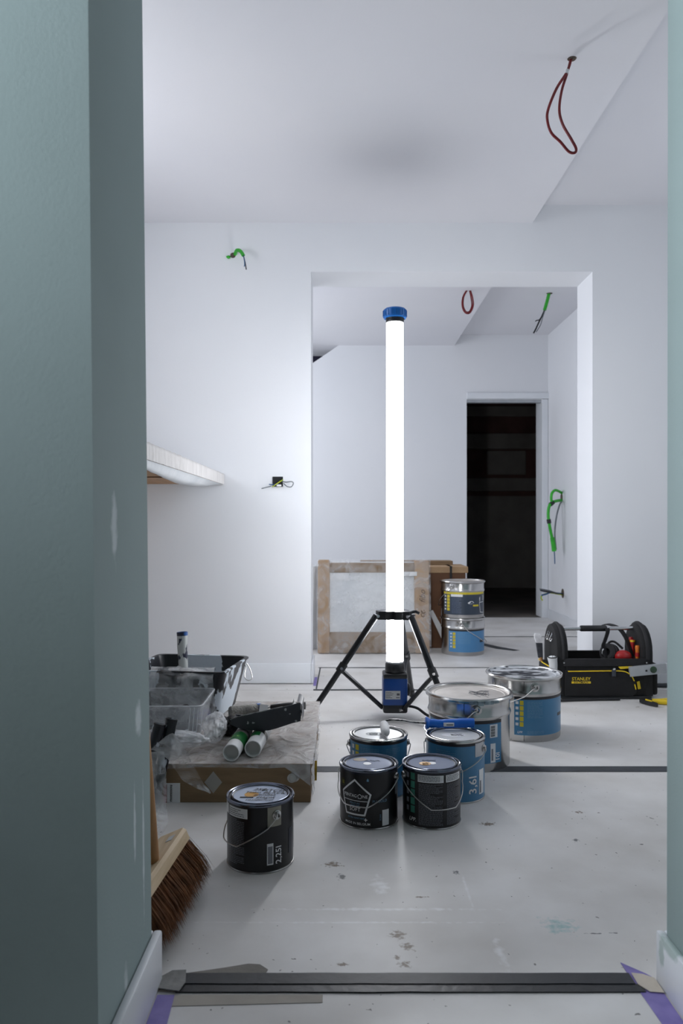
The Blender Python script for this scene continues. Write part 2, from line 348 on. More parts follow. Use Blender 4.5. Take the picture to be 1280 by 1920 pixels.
    def prism(s, pts, depth):
        """polygon pts (world) pushed along vector depth"""
        d = Vector(depth); a = [s.bm.verts.new(Vector(p)) for p in pts]; b = [s.bm.verts.new(Vector(p) + d) for p in pts]
        s.bm.faces.new(a[::-1]); s.bm.faces.new(b); n = len(pts)
        for k in range(n): s.bm.faces.new([a[k], a[(k + 1) % n], b[(k + 1) % n], b[k]])
        return s
    def blob(s, c, rx, ry, rz, amp, freq, sub=4, seed=0.0):
        b = bmesh.new(); bmesh.ops.create_icosphere(b, subdivisions=sub, radius=1.0)
        for v in b.verts:
            d = v.co.normalized(); k = 1 + amp * mnoise.noise(d * freq + Vector((seed, seed * 2, 0))) + amp * 0.5 * mnoise.noise(d * freq * 2.7 + Vector((0, seed, seed)))
            v.co = Vector((c[0] + d.x * rx * k, c[1] + d.y * ry * k, c[2] + d.z * rz * k))
        s._merge(b); return s

def obj(name, g, m, parent=None, smooth=True, angle=35, origin=None):
    bmesh.ops.recalc_face_normals(g.bm, faces=g.bm.faces)
    me = bpy.data.meshes.new(name); 
    org = ORG[parent.name] if parent is not None else (Vector(origin) if origin else Vector((0, 0, 0)))
    for v in g.bm.verts: v.co = v.co - org
    g.bm.to_mesh(me); g.bm.free()
    if smooth:
        me.shade_smooth(); me.set_sharp_from_angle(angle=rad(angle))
    o = bpy.data.objects.new(name, me); COL.objects.link(o)
    me.materials.append(m)
    if parent is not None: o.parent = parent
    else: o.location = org
    ORG[o.name] = org
    return o
ORG = {}
def thing(name, label, cat, loc, group=None):
    o = bpy.data.objects.new(name, None); COL.objects.link(o); o.location = loc; o.empty_display_size = 0.05
    o['label'] = label; o['category'] = cat
    if group: o['group'] = group
    ORG[o.name] = Vector(loc)
    return o
def tag(o, label, cat, group=None):
    o['label'] = label; o['category'] = cat
    if group: o['group'] = group
    return o
def struct(name, g, m, smooth=False):
    o = obj(name, g, m, None, smooth); o['kind'] = 'structure'; return o

def text_mesh(body, size, bold=0.0, align='CENTER', shear=0.0, spacing=1.0):
    cu = bpy.data.curves.new('t', 'FONT'); cu.body = body; cu.size = size; cu.align_x = align; cu.align_y = 'CENTER'
    cu.resolution_u = 2; cu.offset = bold * size; cu.shear = shear; cu.space_character = spacing
    o = bpy.data.objects.new('t', cu); COL.objects.link(o)
    dg = bpy.context.evaluated_depsgraph_get()
    me = bpy.data.meshes.new_from_object(o.evaluated_get(dg))
    vs = [v.co.copy() for v in me.vertices]; fs = [tuple(p.vertices) for p in me.polygons]
    bpy.data.objects.remove(o); bpy.data.curves.remove(cu); bpy.data.meshes.remove(me)
    return vs, fs
def add_text(g, body, size, fn, rot=0.0, **kw):
    """fn maps flat (u, v) to world"""
    vs, fs = text_mesh(body, size, **kw); c, s_ = math.cos(rad(rot)), math.sin(rad(rot))
    L = [g.bm.verts.new(fn(v.x * c - v.y * s_, v.x * s_ + v.y * c)) for v in vs]
    for f in fs:
        try: g.bm.faces.new([L[i] for i in f])
        except ValueError: pass
    return g
def on_cyl(c, R, a0, z0):
    c = Vector(c)
    return lambda u, v: c + Vector((R * math.sin(rad(a0) + u / R), -R * math.cos(rad(a0) + u / R), z0 + v))
def print_rows(g, c, R, a0, a1, z0, z1, n, th=0.0011, fill=0.9, seed=1):
    """rows of small illegible body text, a dash for every word"""
    rnd = random.Random(seed); dz = (z1 - z0) / n
    for k in range(n):
        z = z1 - dz * (k + 0.5); a = a0; end = a0 + (a1 - a0) * (rnd.uniform(0.45, 1.0) if rnd.random() < 0.3 else fill)
        while a < end:
            w = rnd.uniform(2.0, 6.5); b = min(a + w, end)
            p = [Vector(c) + Vector((R * math.sin(rad(x)), -R * math.cos(rad(x)), zz)) for x, zz in ((a, z - th / 2), (b, z - th / 2), (b, z + th / 2), (a, z + th / 2))]
            g.bm.faces.new([g.bm.verts.new(q) for q in p]); a = b + 0.9
    return g

# ------------------------------------------------------------------ structure
HL, HR = 2.176, 2.26          # ceiling heights, left and right of the step
YM0, YM1 = 3.65, 3.885        # middle wall
YB0, YB1 = 6.18, 6.36         # back wall
fl = struct('floor', G().box(-2.2, 3.6, -2.0, 10.0, -0.12, -0.004), SLAB)
for y0, y1 in ((.80, 1.268), (1.272, 2.379), (2.383, 3.507), (3.511, 4.046), (4.05, 5.148), (5.152, 6.2)):
    for x0, x1 in ((-2.0, 3.0),):
        obj('floor_sheet', G().box(x0, x1, y0, y1, -0.004, 0.0), FLOOR, fl, False)

def lean_box(x0b, x0t, x1b, x1t, y0, y1, z0, z1):
    g = G(); P = [(x0b, y0, z0), (x1b, y0, z0), (x1b, y1, z0), (x0b, y1, z0)]; Q = [(x0t, y0, z1), (x1t, y0, z1), (x1t, y1, z1), (x0t, y1, z1)]
    g.loops([[Vector(p) for p in P], [Vector(p) for p in Q]]); return g
struct('wall_near_left', lean_box(-1.6, -1.6, -.311, -.337, .993, 1.27, 0, 2.6), SAGE)
struct('wall_near_right', lean_box(.534, .537, 2.3, 2.3, .993, 1.27, 0, 2.6), SAGE)
struct('wall_near_top', G().box(-.36, .56, .993, 1.27, 2.06, 2.6), SAGE)
# corridor the photograph is taken from
g = G(); g.box(-1.6, -1.4, -2.0, .22, 0, 2.6); g.box(-1.6, -1.4, .70, .993, 0, 2.6); g.box(-1.6, -1.4, .22, .70, 0, 1.37); g.box(-1.6, -1.4, .22, .70, 1.99, 2.6)
struct('wall_corridor_left', g, RAWPL)
struct('wall_corridor_right', G().box(1.3, 1.5, -2.0, .993, 0, 2.6), RAWPL)
struct('wall_corridor_back', G().box(-1.6, 1.5, -2.2, -2.0, 0, 2.6), RAWPL)
struct('ceiling_corridor', G().box(-1.6, 1.5, -2.2, .993, 2.5, 2.7), RAWPL)
w = struct('window_2', G().box(-1.58, -1.54, .22, .25, 1.37, 1.99).box(-1.58, -1.54, .67, .70, 1.37, 1.99).box(-1.58, -1.54, .25, .67, 1.37, 1.40).box(-1.58, -1.54, .25, .67, 1.96, 1.99), TRIM)
# main room
g = G(); g.box(-1.6, -1.4, 1.27, 1.95, 0, 2.6); g.box(-1.6, -1.4, 2.75, YM1, 0, 2.6); g.box(-1.6, -1.4, 1.95, 2.75, 0, 1.25); g.box(-1.6, -1.4, 1.95, 2.75, 2.0, 2.6)
struct('wall_left', g, WHITE)
w = struct('added_window_left', G().box(-1.58, -1.54, 1.95, 2.0, 1.25, 2.0).box(-1.58, -1.54, 2.7, 2.75, 1.25, 2.0).box(-1.58, -1.54, 2.0, 2.7, 1.25, 1.3).box(-1.58, -1.54, 2.0, 2.7, 1.95, 2.0), TRIM)  # unseen window, added to carry the left fill light
g = G(); g.box(2.1, 2.3, 1.27, 2.05, 0, 2.6); g.box(2.1, 2.3, 2.85, YM1, 0, 2.6); g.box(2.1, 2.3, 2.05, 2.85, 0, 1.12); g.box(2.1, 2.3, 2.05, 2.85, 1.88, 2.6)
struct('wall_right', g, WHITE)
w = struct('added_window_right', G().box(2.24, 2.28, 2.05, 2.1, 1.12, 1.88).box(2.24, 2.28, 2.8, 2.85, 1.12, 1.88).box(2.24, 2.28, 2.1, 2.8, 1.12, 1.17).box(2.24, 2.28, 2.1, 2.8, 1.83, 1.88), TRIM)  # out-of-view window, added for the fill from the right
g = G(); g.box(-1.5, -.144, YM0, YM1, 0, 2.5); g.box(1.184, 2.2, YM0, YM1, 0, 2.5); g.box(-.144, 1.184, YM0, YM1, 1.944, 2.5)
struct('wall_middle', g, WHITE)
g = G(); g.box(-1.6, .902, 1.2, 6.5, HL, 2.7); g.box(.902, 2.3, 1.2, 6.5, HR, 2.7)
struct('ceiling', g, CEIL)
# back room
g = G(); g.box(-1.6, -1.4, YM1, 4.3, 0, 2.6); g.box(-1.6, -1.4, 5.8, 7.4, 0, 2.6); g.box(-1.6, -1.4, 4.3, 5.8, 0, .9); g.box(-1.6, -1.4, 4.3, 5.8, 2.0, 2.6)
struct('wall_back_room_left', g, WHITE)
w = struct('added_window_back', G().box(-1.58, -1.54, 4.3, 4.35, .9, 2.0).box(-1.58, -1.54, 5.75, 5.8, .9, 2.0).box(-1.58, -1.54, 4.35, 5.75, .9, .95).box(-1.58, -1.54, 4.35, 5.75, 1.95, 2.0), TRIM)  # unseen window, added for the back room fill
struct('wall_back_room_right', G().box(1.65, 1.85, YM1, YB0, 0, 2.6), WHITE)
g = G()
g.prism([(-1.5, YB0, 0), (1.0, YB0, 0), (1.0, YB0, 1.745), (1.603, YB0, 1.745), (1.603, YB0, 0), (1.75, YB0, 0), (1.75, YB0, 2.3), (.3, YB0, 2.3),
         (-.012, YB0, 2.185), (-.55, YB0, 1.815), (-.55, YB0, 1.6), (-1.5, YB0, 1.6)], (0, YB1 - YB0, 0))
struct('wall_back', g, WHITE)
# stair space behind the cut corner of the back wall
g = G(); g.box(-1.5, .3, 7.0, 7.1, 0, 1.72); g.box(-.125, .3, 7.0, 7.1, 1.72, 2.5); g.box(-1.5, -.9, 7.0, 7.1, 1.72, 2.5); g.box(-.9, -.125, 7.0, 7.1, 2.265, 2.5)
struct('wall_stair_back', g, WHITE)
struct('wall_stair_right', G().box(.28, .4, YB1, 7.1, 0, 2.6), WHITE)
struct('ceiling_stair', G().box(-1.6, .4, 6.5, 7.2, 2.36, 2.6), CEIL)
w = struct('window_1', G().box(-.9, -.125, 6.99, 7.05, 2.205, 2.265).box(-.9, -.85, 6.99, 7.05, 1.72, 2.205).box(-.165, -.125, 6.99, 7.05, 1.78, 2.205).box(-.9, -.125, 6.99, 7.05, 1.72, 1.78), FRAMEK)
pane = obj('pane', G().box(-.85, -.165, 7.015, 7.021, 1.78, 2.205), CLEAR, w, False)
# unlit room beyond the doorway
g = G(); g.box(.4, 3.4, 9.0, 9.2, 0, 1.07); g.box(.4, .5, YB1, 9.0, 0, 2.6); g.box(3.2, 3.4, YB1, 9.0, 0, 2.6)
struct('wall_dark_room', g, DARKWALL)
g = G(); g.box(.4, 3.4, 9.06, 9.25, 1.07, 2.6)
w = struct('wall_dark_room_brick', g, DARKBRICK)
for z0, z1, y in ((1.13, 1.28, 9.0), (1.62, 1.80, 9.0), (2.0, 2.12, 9.0)):
    obj('rough_ledge', G().box(.5, 3.2, y, 9.06, z0, z1, 0.01), DARKWALL, w, False)
obj('rough_patch', G().box(1.7, 2.15, 9.02, 9.06, 1.32, 1.6, 0.01), DARKWALL, w, False)
struct('ceiling_dark_room', G().box(.4, 3.4, YB1, 9.3, 2.3, 2.6), DARKBRICK)
struct('wall_dark_room_front', G().box(1.75, 3.4, YB1 - .1, YB1, 0, 2.6), DARKWALL)
# doorway trim
d = struct('door_1', G().box(1.0, 1.652, YB0 - .022, YB0, 1.748, 1.796, 0.003), TRIM)
obj('door_jamb', G().box(1.599, 1.648, YB0 - .012, YB1 + .004, 0, 1.746, 0.003), TRIM, d, False)
obj('door_rail', G().box(1.0, 1.603, YB0 + .01, YB0 + .06, 1.722, 1.748, 0.002), ALU, d, False)
# baseboards
def base(name, *boxes):
    g = G()
    for b in boxes: g.box(*b, bev=0.004)
    return struct(name, g, TRIM, True)
base('baseboard_near_left', (-.311, -.297, .978, 1.284, 0, .085), (-1.4, -.311, .978, .993, 0, .085), (-1.4, -.311, 1.27, 1.284, 0, .085))
base('baseboard_near_right', (.521, .534, .978, 1.284, 0, .085), (.534, 1.3, .978, .993, 0, .085), (.534, 2.1, 1.27, 1.284, 0, .085))
base('baseboard_middle_left', (-1.4, -.144, 3.637, YM0, .004, .098), (-.144, -.133, 3.637, YM1, .004, .098))
base('baseboard_middle_right', (1.186, 2.1, 3.637, YM0, .004, .098))
base('baseboard_back', (1.638, 1.65, YM1, YB0 - .03, .0, .075))

# ------------------------------------------------------------------ work lamp on its tripod
LX, LY = .207, 3.0
lamp = thing('work_light', 'lit tubular work light with blue base standing on a black folding tripod', 'lamp', (LX, LY, 0))
obj('light_tube', G().lathe([(0.0325, .224), (.0325, 1.543)], (LX, LY, 0), 40), TUBE, lamp)
obj('tube_end', G().lathe([(.0328, .205), (.0328, .224), (.030, .2245)], (LX, LY, 0), 40), mat('frosted_plastic', (.8, .82, .84), (.76, .78, .8), 10, .3), lamp)
cp = obj('top_cap', G().lathe([(0, 1.588), (.040, 1.588), (.0455, 1.582), (.0455, 1.556), (.042, 1.551), (.034, 1.551), (0, 1.551)], (LX, LY, 0), 40), BLUECAP, lamp)
g = G()
for k in range(20):
    a = 2 * PI * k / 20; g.box(LX + .0455 * math.sin(a) - .0015, LX + .0455 * math.sin(a) + .0015, LY - .0455 * math.cos(a) - .0015, LY - .0455 * math.cos(a) + .0015, 1.557, 1.581)
obj('grip_rib', g, BLUECAP, cp, False)
obj('neck_ring', G().lathe([(0, 1.552), (.036, 1.552), (.036, 1.546), (.034, 1.545), (.035, 1.541), (.034, 1.534), (0, 1.534)], (LX, LY, 0), 40), BLACKP, lamp)
obj('lower_collar', G().lathe([(0, .218), (.034, .218), (.037, .214), (.0385, .182), (.036, .178), (0, .178)], (LX, LY, 0), 40), BLACKP, lamp)
hs = obj('housing', G().box(LX - .048, LX + .046, LY - .045, LY + .045, .055, .165, .008), BLUEP, lamp)
obj('housing_top', G().box(LX - .047, LX + .045, LY - .044, LY + .044, .16, .181, .006), BLACKP, lamp)
obj('housing_foot', G().box(LX - .048, LX + .046, LY - .046, LY + .046, .03, .066, .008), BLACKP, lamp)
pl = obj('rating_plate', G().box(LX - .040, LX + .018, LY - .0465, LY - .0445, .085, .117, .0006), PLATE, hs, False)
g = G()
for k in range(5):
    z = .111 - k * .0052; g.box(LX - .038, LX - .038 + (.022, .03, .026, .018, .024)[k], LY - .0472, LY - .0464, z, z + .0016)
g.box(LX + .004, LX + .015, LY - .0472, LY - .0464, .1, .108); g.box(LX + .001, LX + .015, LY - .0472, LY - .0464, .09, .093)
obj('plate_print', g, PRINTDG, lamp, False)
obj('socket_knob', G().lathe([(0, .012), (.020, .012), (.024, .008), (.024, 0), (0, 0)], (LX + .046, LY - .01, .115), 20, axis=(1, 0, 0)), BLACKP, lamp)
# tripod
def hinge(a, b): return Vector((LX + a, LY + b, .402))
HG = [hinge(-.073, -.02), hinge(.058, -.045), hinge(.025, .07)]
FT = [V(LX - .34, LY - .08, .012), V(LX + .2, LY - .27, .012), V(LX + .1, LY + .37, .012)]
g = G(); outer = []
for hgt in (.388, .420):
    ring = []
    for k in range(24):
        a = 2 * PI * k / 24; d = Vector((math.sin(a), -math.cos(a), 0)); r = .0395
        for h in HG:
            hd = Vector((h.x - LX, h.y - LY, 0)); L = hd.length
            cs = d.dot(hd.normalized())
            if cs > .93: r = max(r, L * .98)
            elif cs > .6: r = max(r, .0395 + (L - .0395) * .45)
        ring.append(Vector((LX, LY, hgt)) + d * r)
    outer.append(ring)
inner = [[Vector((LX + .034 * math.sin(2 * PI * k / 24), LY - .034 * math.cos(2 * PI * k / 24), z)) for k in range(24)] for z in (.388, .420)]
g.loops([inner[0], outer[0], outer[1], inner[1], inner[0]], False, False)
cb = obj('tripod_collar', g, BLACKP, lamp, True, 30)
for h in HG:
    d = Vector((h.x - LX, h.y - LY, 0)).normalized(); t = Vector((-d.y, d.x, 0))
    obj('hinge_bolt', G().lathe([(0, -.024), (.006, -.024), (.006, .024), (0, .024)], h, 10, axis=t), CHROME, cb)
obj('clamp_lever', G().tube([HG[1] + V(.0, .02, .012), HG[1] + V(.02, .022, .016), HG[1] + V(.034, .02, .008)], .006, 8), BLACKP, cb)
for i in range(3):
    h, f = HG[i], FT[i]; d = (f - h).normalized()
    leg = obj('tripod_leg', G().tube([h, h.lerp(f, .52), h.lerp(f, .525), f], [.0125, .0125, .011, .011], 14), BLACKM, lamp)
    obj('rubber_foot', G().tube([f - d * .03, f + d * .004], .0135, 12), BLACKP, leg)
    j = h.lerp(f, .5)
    obj('slide_joint', G().tube([j - d * .018, j + d * .018], .0165, 12), BLACKP, leg)
    obj('joint_bolt', G().lathe([(0, -.022), (.0055, -.022), (.0055, .022), (0, .022)], j, 10, axis=(0, 1, 0)), CHROME, leg)
    bd = Vector((f.x - LX, f.y - LY, 0)).normalized()
    e = Vector((LX, LY, .045)) + bd * .05
    off = Vector((0, 0, -.006))
    obj('brace', G().tube([j + bd * .004 + off, e], .0085, 10), BLACKM, lamp)
    obj('brace_bolt', G().lathe([(0, -.018), (.0055, -.018), (.0055, .018), (0, .018)], e, 10, axis=(bd.y + .001, -bd.x, 0)), CHROME, lamp)
pth = catmull([(LX + .045, LY + .0, .05), (LX + .085, LY - .02, .045), (LX + .14, LY - .02, .012), (LX + .24, LY + .02, .007), (LX + .40, LY + .12, .007), (LX + .58, LY + .22, .007), (LX + .70, LY + .27, .007), (LX + .86, LY + .295, .007), (LX + .98, LY + .30, .007)], 8)
obj('power_cable', G().tube(pth, .0055, 8), BLACKP, lamp)
obj('scuff_mark', G().patch((LX, LY, 0), .0327, 8, 15, .885, .902), PRINTK, lamp, False)

# ------------------------------------------------------------------ cans and pails
def cyl(c, R, a, z): return Vector(c) + Vector((R * math.sin(rad(a)), -R * math.cos(rad(a)), z))
def ear(root, c, R, a, z, s=1.0, m=None):
    d = Vector((math.sin(rad(a)), -math.cos(rad(a)), 0))
    return obj('ear', G().lathe([(0, -.001), (.0105 * s, -.001), (.0105 * s, .0012), (.0085 * s, .002), (.0075 * s, .0055), (.0055 * s, .0065), (.004 * s, .0055), (.0032 * s, .002), (0, .002)], cyl(c, R, a, z), 18, axis=d), m or SILVER, root)
def bail(root, c, R, am, ze, zl, spread=24, wr=.0014, rr=1.09):
    P = [(90, R + .004, ze), (86, R + .009, ze - .004), (74, R * 1.05, ze - .26 * (ze - zl) - .008), (spread, R * rr, zl), (-spread, R * rr, zl), (-74, R * 1.05, ze - .26 * (ze - zl) - .008), (-86, R + .009, ze - .004), (-90, R + .004, ze)]
    pts = []
    for (a, r, z), (a2, r2, z2) in zip(P[:-1], P[1:]):
        for k in range(6): t = k / 6; pts.append(cyl(c, r + (r2 - r) * t, am + a + (a2 - a) * t, z + (z2 - z) * t))
    pts.append(cyl(c, P[-1][1], am + P[-1][0], P[-1][2]))
    return obj('bail_handle', G().tube(pts, wr, 6), WIRE, root)
def paint_can(label, loc, R, H, bodym, bandm, lidm, rimm, am, group=None, zl=None):
    root = thing('paint_can', label, 'paint can', loc, group); c = loc
    obj('body', G().lathe([(0, .001), (R - .0012, .001), (R - .0012, H - .006), (R - .006, H - .006)], c, 64), bodym, root)
    obj('base_rim', G().lathe([(R - .003, 0), (R - .0004, 0), (R + .0004, .0018), (R - .0002, .0042), (R - .002, .0046)], c, 64), SILVER, root)
    if bandm: obj('top_band', G().lathe([(R - .0014, H * .915), (R - .0009, H * .915), (R - .0009, H - .006), (R - .0014, H - .006)], c, 64), bandm, root)
    obj('top_rim', G().lathe([(R - .0014, H - .0075), (R + .0008, H - .006), (R + .0014, H - .003), (R + .0002, H - .0004), (R - .0022, H), (R - .0042, H - .001), (R - .0056, H - .0052), (R - .0085, H - .0056)], c, 64), rimm, root)
    lid = obj('lid', G().lathe([(R - .0086, H - .0058), (R - .0092, H - .0015), (R - .0108, H - .0002), (R - .0128, H - .0008), (R - .014, H - .0036), (R - .018, H - .0042), (0, H - .0042)], c, 64), lidm, root)
    obj('lid_ring', G().lathe([(R - .0088, H - .003), (R - .0096, H + .0001), (R - .0112, H + .0006), (R - .0128, H - .0003), (R - .0132, H - .003)], c, 64), rimm, lid)
    obj('rim_groove', G().lathe([(R - .0044, H - .0012), (R - .0056, H - .0044), (R - .0084, H - .0046), (R - .0088, H - .0018)], c, 64), BANDK, root)
    obj('lid_groove', G().lathe([(R - .0130, H - .0016), (R - .0142, H - .0030), (R - .0156, H - .0034)], c, 64), BANDK, root)
    ear(root, c, R, am + 90, H * .83); ear(root, c, R, am - 90, H * .83)
    bail(root, c, R, am, H * .83, zl if zl else H * .42)
    return root, lid
def lid_disc(lid, c, H, dx, dy, rx, ry, m, name='lid_sticker', lift=.0002):
    pts = [Vector(c) + Vector((dx + rx * math.cos(2 * PI * k / 28), dy + ry * math.sin(2 * PI * k / 28), H - .0042)) for k in range(28)]
    return obj(name, G().prism(pts, (0, 0, .0003 + lift)), m, lid, False)
def lid_write(lid, c, H, lines, m=None):
    g = G()
    for t, dx, dy, size, rot, shear in lines:
        add_text(g, t, size, lambda u, v: Vector(c) + Vector((dx + u, dy + v * 1.1, H - .0030)), rot, shear=shear, bold=.008)
    return obj('handwriting', g, m or PRINTK, lid, False)
def scribble(lid, c, H, dx, dy, w, rows, seed, m=None):
    g = G(); rnd = random.Random(seed)
    for r in range(rows):
        x = dx; pts = []
        while x < dx + w:
            pts.append(Vector(c) + Vector((x, dy - r * .010 + rnd.uniform(-.003, .003), H - .0030))); x += rnd.uniform(.002, .004)
        g.tube(pts, .0006, 4)
    return obj('handwriting', g, m or PRINTK, lid, False)

# nearest black can
c = (-.183, 1.745, 0); R, H = .0755, .150
r, lid = paint_can('black paint can with handwriting over its pale lid, alone before the cardboard box', c, R, H, CANBLACK, None, PALELID, RIMK, -56, zl=.058)
lid_disc(lid, c, H, -.020, .002, .016, .016, ORANGE)
lid_write(lid, c, H, [('256', -.006, .033, .019, -4, .4), ('PiTCH', .026, .027, .019, -6, .3), ('Tintin -', -.014, .014, .0155, 0, .4), ('BLACK', .030, .011, .0165, -4, .4), ('plinthes', .010, -.001, .0155, 0, .4), ('étages', .012, -.017, .0165, 0, .4), ('residentiel', .0, -.033, .0145, 0, .4)])
obj('strike_out', G().box(c[0] - .044, c[0] - .014, c[1] - .019, c[1] - .014, H - .0042, H - .003), PRINTK, lid, False)
obj('bare_patch', G().patch(c, R - .0008, 18, 43, .100, .1425), mat('unprinted_tin', srgb(150, 148, 136), srgb(138, 136, 126), 10, 0.4, 0.4), r)
obj('white_label', G().patch(c, R - .0008, -58, -16, .118, .139), PRINTW, r)
obj('white_label', G().patch(c, R - .0008, -90, -62, .118, .139), PRINTW, r)
g = G(); print_rows(g, c, R + .0002, -56, -18, .120, .137, 4, .0014, seed=3); obj('label_print', g, PRINTDG, r, False)
g = G(); print_rows(g, c, R - .0002, -57, -18, .016, .115, 27, .0013, seed=4); obj('label_print', g, PRINTG, r, False)
obj('volume_label', G().patch(c, R - .0008, 17, 28, .018, .064), PRINTW, r)
obj('volume_label_print', G().patch(c, R - .0002, 18.5, 26.5, .021, .058), PRINTG, r)
g = G(); add_text(g, '2,25l', .020, on_cyl(c, R + .0001, 38, .037), 90, bold=.012); obj('lettering', g, PRINTW, r, False)
obj('logo_print', G().patch(c, R - .0008, 62, 88, .03, .085), CANNAVY, r)

# two black cans side by side
c = (.070, 1.985, 0); R, H = .0748, .147
r, lid = paint_can('black paint can printed with a white pentagon outline, small white sticker on lid', c, R, H, CANBLACK, CANNAVY, GREYLID, RIMK, -27, 'black cans side by side', zl=.058)
lid_disc(lid, c, H, -.004, -.004, .0105, .0105, PRINTW)
scribble(lid, c, H, -.01, .016, .04, 1, 5)
lid_disc(lid, c, H, -.022, .030, .018, .014, mat('dried_drip', srgb(96, 88, 46), srgb(104, 60, 44), 60, 0.5), 'paint_drip')
fn = on_cyl(c, R - .0002, -30, .076)
g = G()
pent = [(.0, .045), (.041, .011), (.026, -.040), (-.026, -.040), (-.041, .011)]
def seg_strip(g, a, b, w, fn, n=8):
    a, b = Vector(a), Vector(b); d = (b - a).normalized(); nn = Vector((-d.y, d.x)) * w / 2
    a = a - d * w * .35; b = b + d * w * .35
    for k in range(n):
        p, q = a.lerp(b, k / n), a.lerp(b, (k + 1) / n)
        g.bm.faces.new([g.bm.verts.new(fn(*v)) for v in (p - nn, q - nn, q + nn, p + nn)])
for k in range(5): seg_strip(g, pent[k], pent[(k + 1) % 5], .0042, fn)
seg_strip(g, (-.033, -.006), (.033, -.006), .0016, fn)
obj('pentagon_outline', g, PRINTW, r, False)
g = G(); f2 = on_cyl(c, R, -30, .076)
add_text(g, 'PEINTAG', .0112, lambda u, v: f2(u * .95 - .0145, v + .0055), bold=.004, spacing=.93); add_text(g, 'NE', .0112, lambda u, v: f2(u * .95 + .0272, v + .0055), bold=.004)
for k in range(5):
    a0, a1 = rad(90 + 72 * k), rad(90 + 72 * (k + 1)); q = .0058
    seg_strip(g, (0.0135 + q * math.cos(a0), .0055 + q * math.sin(a0)), (0.0135 + q * math.cos(a1), .0055 + q * math.sin(a1)), .0013, f2, 2)
obj('lettering', g, PRINTW, r, False); g = G()
add_text(g, 'SOFT', .013, lambda u, v: f2(u, v - .0275), bold=.008)
obj('lettering', g, PRINTW, r, False); g = G()
add_text(g, 'MADE IN BELGIUM', .0085, on_cyl(c, R, -26, .014), bold=.006)
obj('lettering', g, PRINTW, r, False); g = G()
add_text(g, '+', .016, on_cyl(c, R, -8, .024), bold=.02)
obj('lettering', g, PRINTW, r, False)
g = G(); add_text(g, 'PEINTURE', .0062, lambda u, v: f2(u, v - .0125)); add_text(g, 'ANGLAIS', .0062, lambda u, v: f2(u, v - .0185))
obj('lettering', g, PRINTLB, r, False)
for a_ in (('EXTRA RESISTANT', .0056, on_cyl(c, R, -28, .0275)), ('PU GOLD', .0092, on_cyl(c, R, 20, .070)), ('SCAN', .006, on_cyl(c, R, 21, .03), 90)):
    g = G(); add_text(g, *a_); obj('lettering', g, PRINTLB, r, False)
g = G(); g.patch(c, R - .0002, -6, -2, .120, .1235); add_text(g, '^', .012, on_cyl(c, R, -4, .1225), bold=.03); obj('house_mark', g, PRINTLB, r, False)
g = G()
for k in range(12): seg_strip(g, (.0075 * math.cos(2 * PI * k / 12), .0085 * math.sin(2 * PI * k / 12)), (.0075 * math.cos(2 * PI * (k + 1) / 12), .0085 * math.sin(2 * PI * (k + 1) / 12)), .001, on_cyl(c, R - .0002, -62, .108), 1)
g.patch(c, R - .0006, -65, -59, .104, .112); obj('round_mark', g, mat('olive_print', srgb(120, 118, 44), srgb(104, 102, 38), 30, .5), r, False)
obj('white_label', G().patch(c, R - .0008, 25, 40, .008, .047), PRINTW, r)
obj('side_label', G().patch(c, R - .0008, 62, 78, .075, .110), PRINTG, r)

c = (.231, 1.985, 0)
r, lid = paint_can('black paint can covered in small print, orange and white stickers on lid', c, R, H, CANBLACK, CANNAVY, GREYLID, RIMK, 17, 'black cans side by side', zl=.052)
lid_disc(lid, c, H, .001, -.0005, .0105, .0105, PRINTW)
lid_disc(lid, c, H, -.017, -.004, .015, .014, ORANGE, lift=.0004)
scribble(lid, c, H, -.024, -.003, .016, 2, 9, mat('brown_ink', srgb(120, 80, 30), srgb(110, 72, 28), 30, .5))
scribble(lid, c, H, -.022, .020, .036, 1, 12)
for a0, a1 in ((-34, 17), (22, 62)):
    obj('white_label', G().patch(c, R - .0008, a0, a1, .116, .134), PRINTW, r)
    g = G(); print_rows(g, c, R + .0002, a0 + 2, a1 - 3, .118, .133, 4, .0014, seed=int(a1)); obj('label_print', g, PRINTDG, r, False)
    g = G(); print_rows(g, c, R - .0002, a0 + 2, a1, .010, .113, 34, .0012, .96, seed=int(a1) + 3); obj('label_print', g, PRINTG, r, False)
for k in range(5):
    z = .118 - k * .0205
    obj('picto_square', G().patch(c, R - .0008, -51, -41, z, z + .017), PRINTGN, r)
    obj('picto', G().patch(c, R - .0008, -63, -57, z + .002, z + .014), PRINTG, r)
g = G(); add_text(g, 'LPP.', .013, on_cyl(c, R, -46, .020), 0, bold=.01, shear=.2); obj('lettering', g, PRINTW, r, False)

# blue cans
c = (.319, 2.17, 0); R, H = .0822, .168
r, lid = paint_can('blue paint can with the blue roller grip lying over its lid', c, R, H, BLUE, BANDK, WHITELID, SILVER, -28, 'blue paint cans', zl=.085)
lid_disc(lid, c, H, -.004, .0, .034, .020, mat('lid_sticker_white', (.78, .79, .84), (.74, .75, .8), 20, .5)); scribble(lid, c, H, -.012, .004, .034, 2, 22)
obj('bare_patch', G().patch(c, R - .0008, 33, 62, .122, .159), mat('unprinted_tin_pale', (.50, .51, .53), (.44, .45, .47), 10, 0.35, 0.5), r)
g = G(); add_text(g, '3,6l', .035, on_cyl(c, R + .0001, 28, .048), 90, bold=.014); obj('lettering', g, PRINTW, r, False)
obj('volume_label', G().patch(c, R - .0008, 44, 61, .018, .085), PRINTW, r)
obj('volume_label_print', G().patch(c, R - .0002, 46.5, 50, .022, .055), PRINTG, r)
g = G(); print_rows(g, c, R - .0002, -48, 10, .118, .143, 5, .001, .7, seed=31); obj('label_print', g, PRINTLB, r, False)

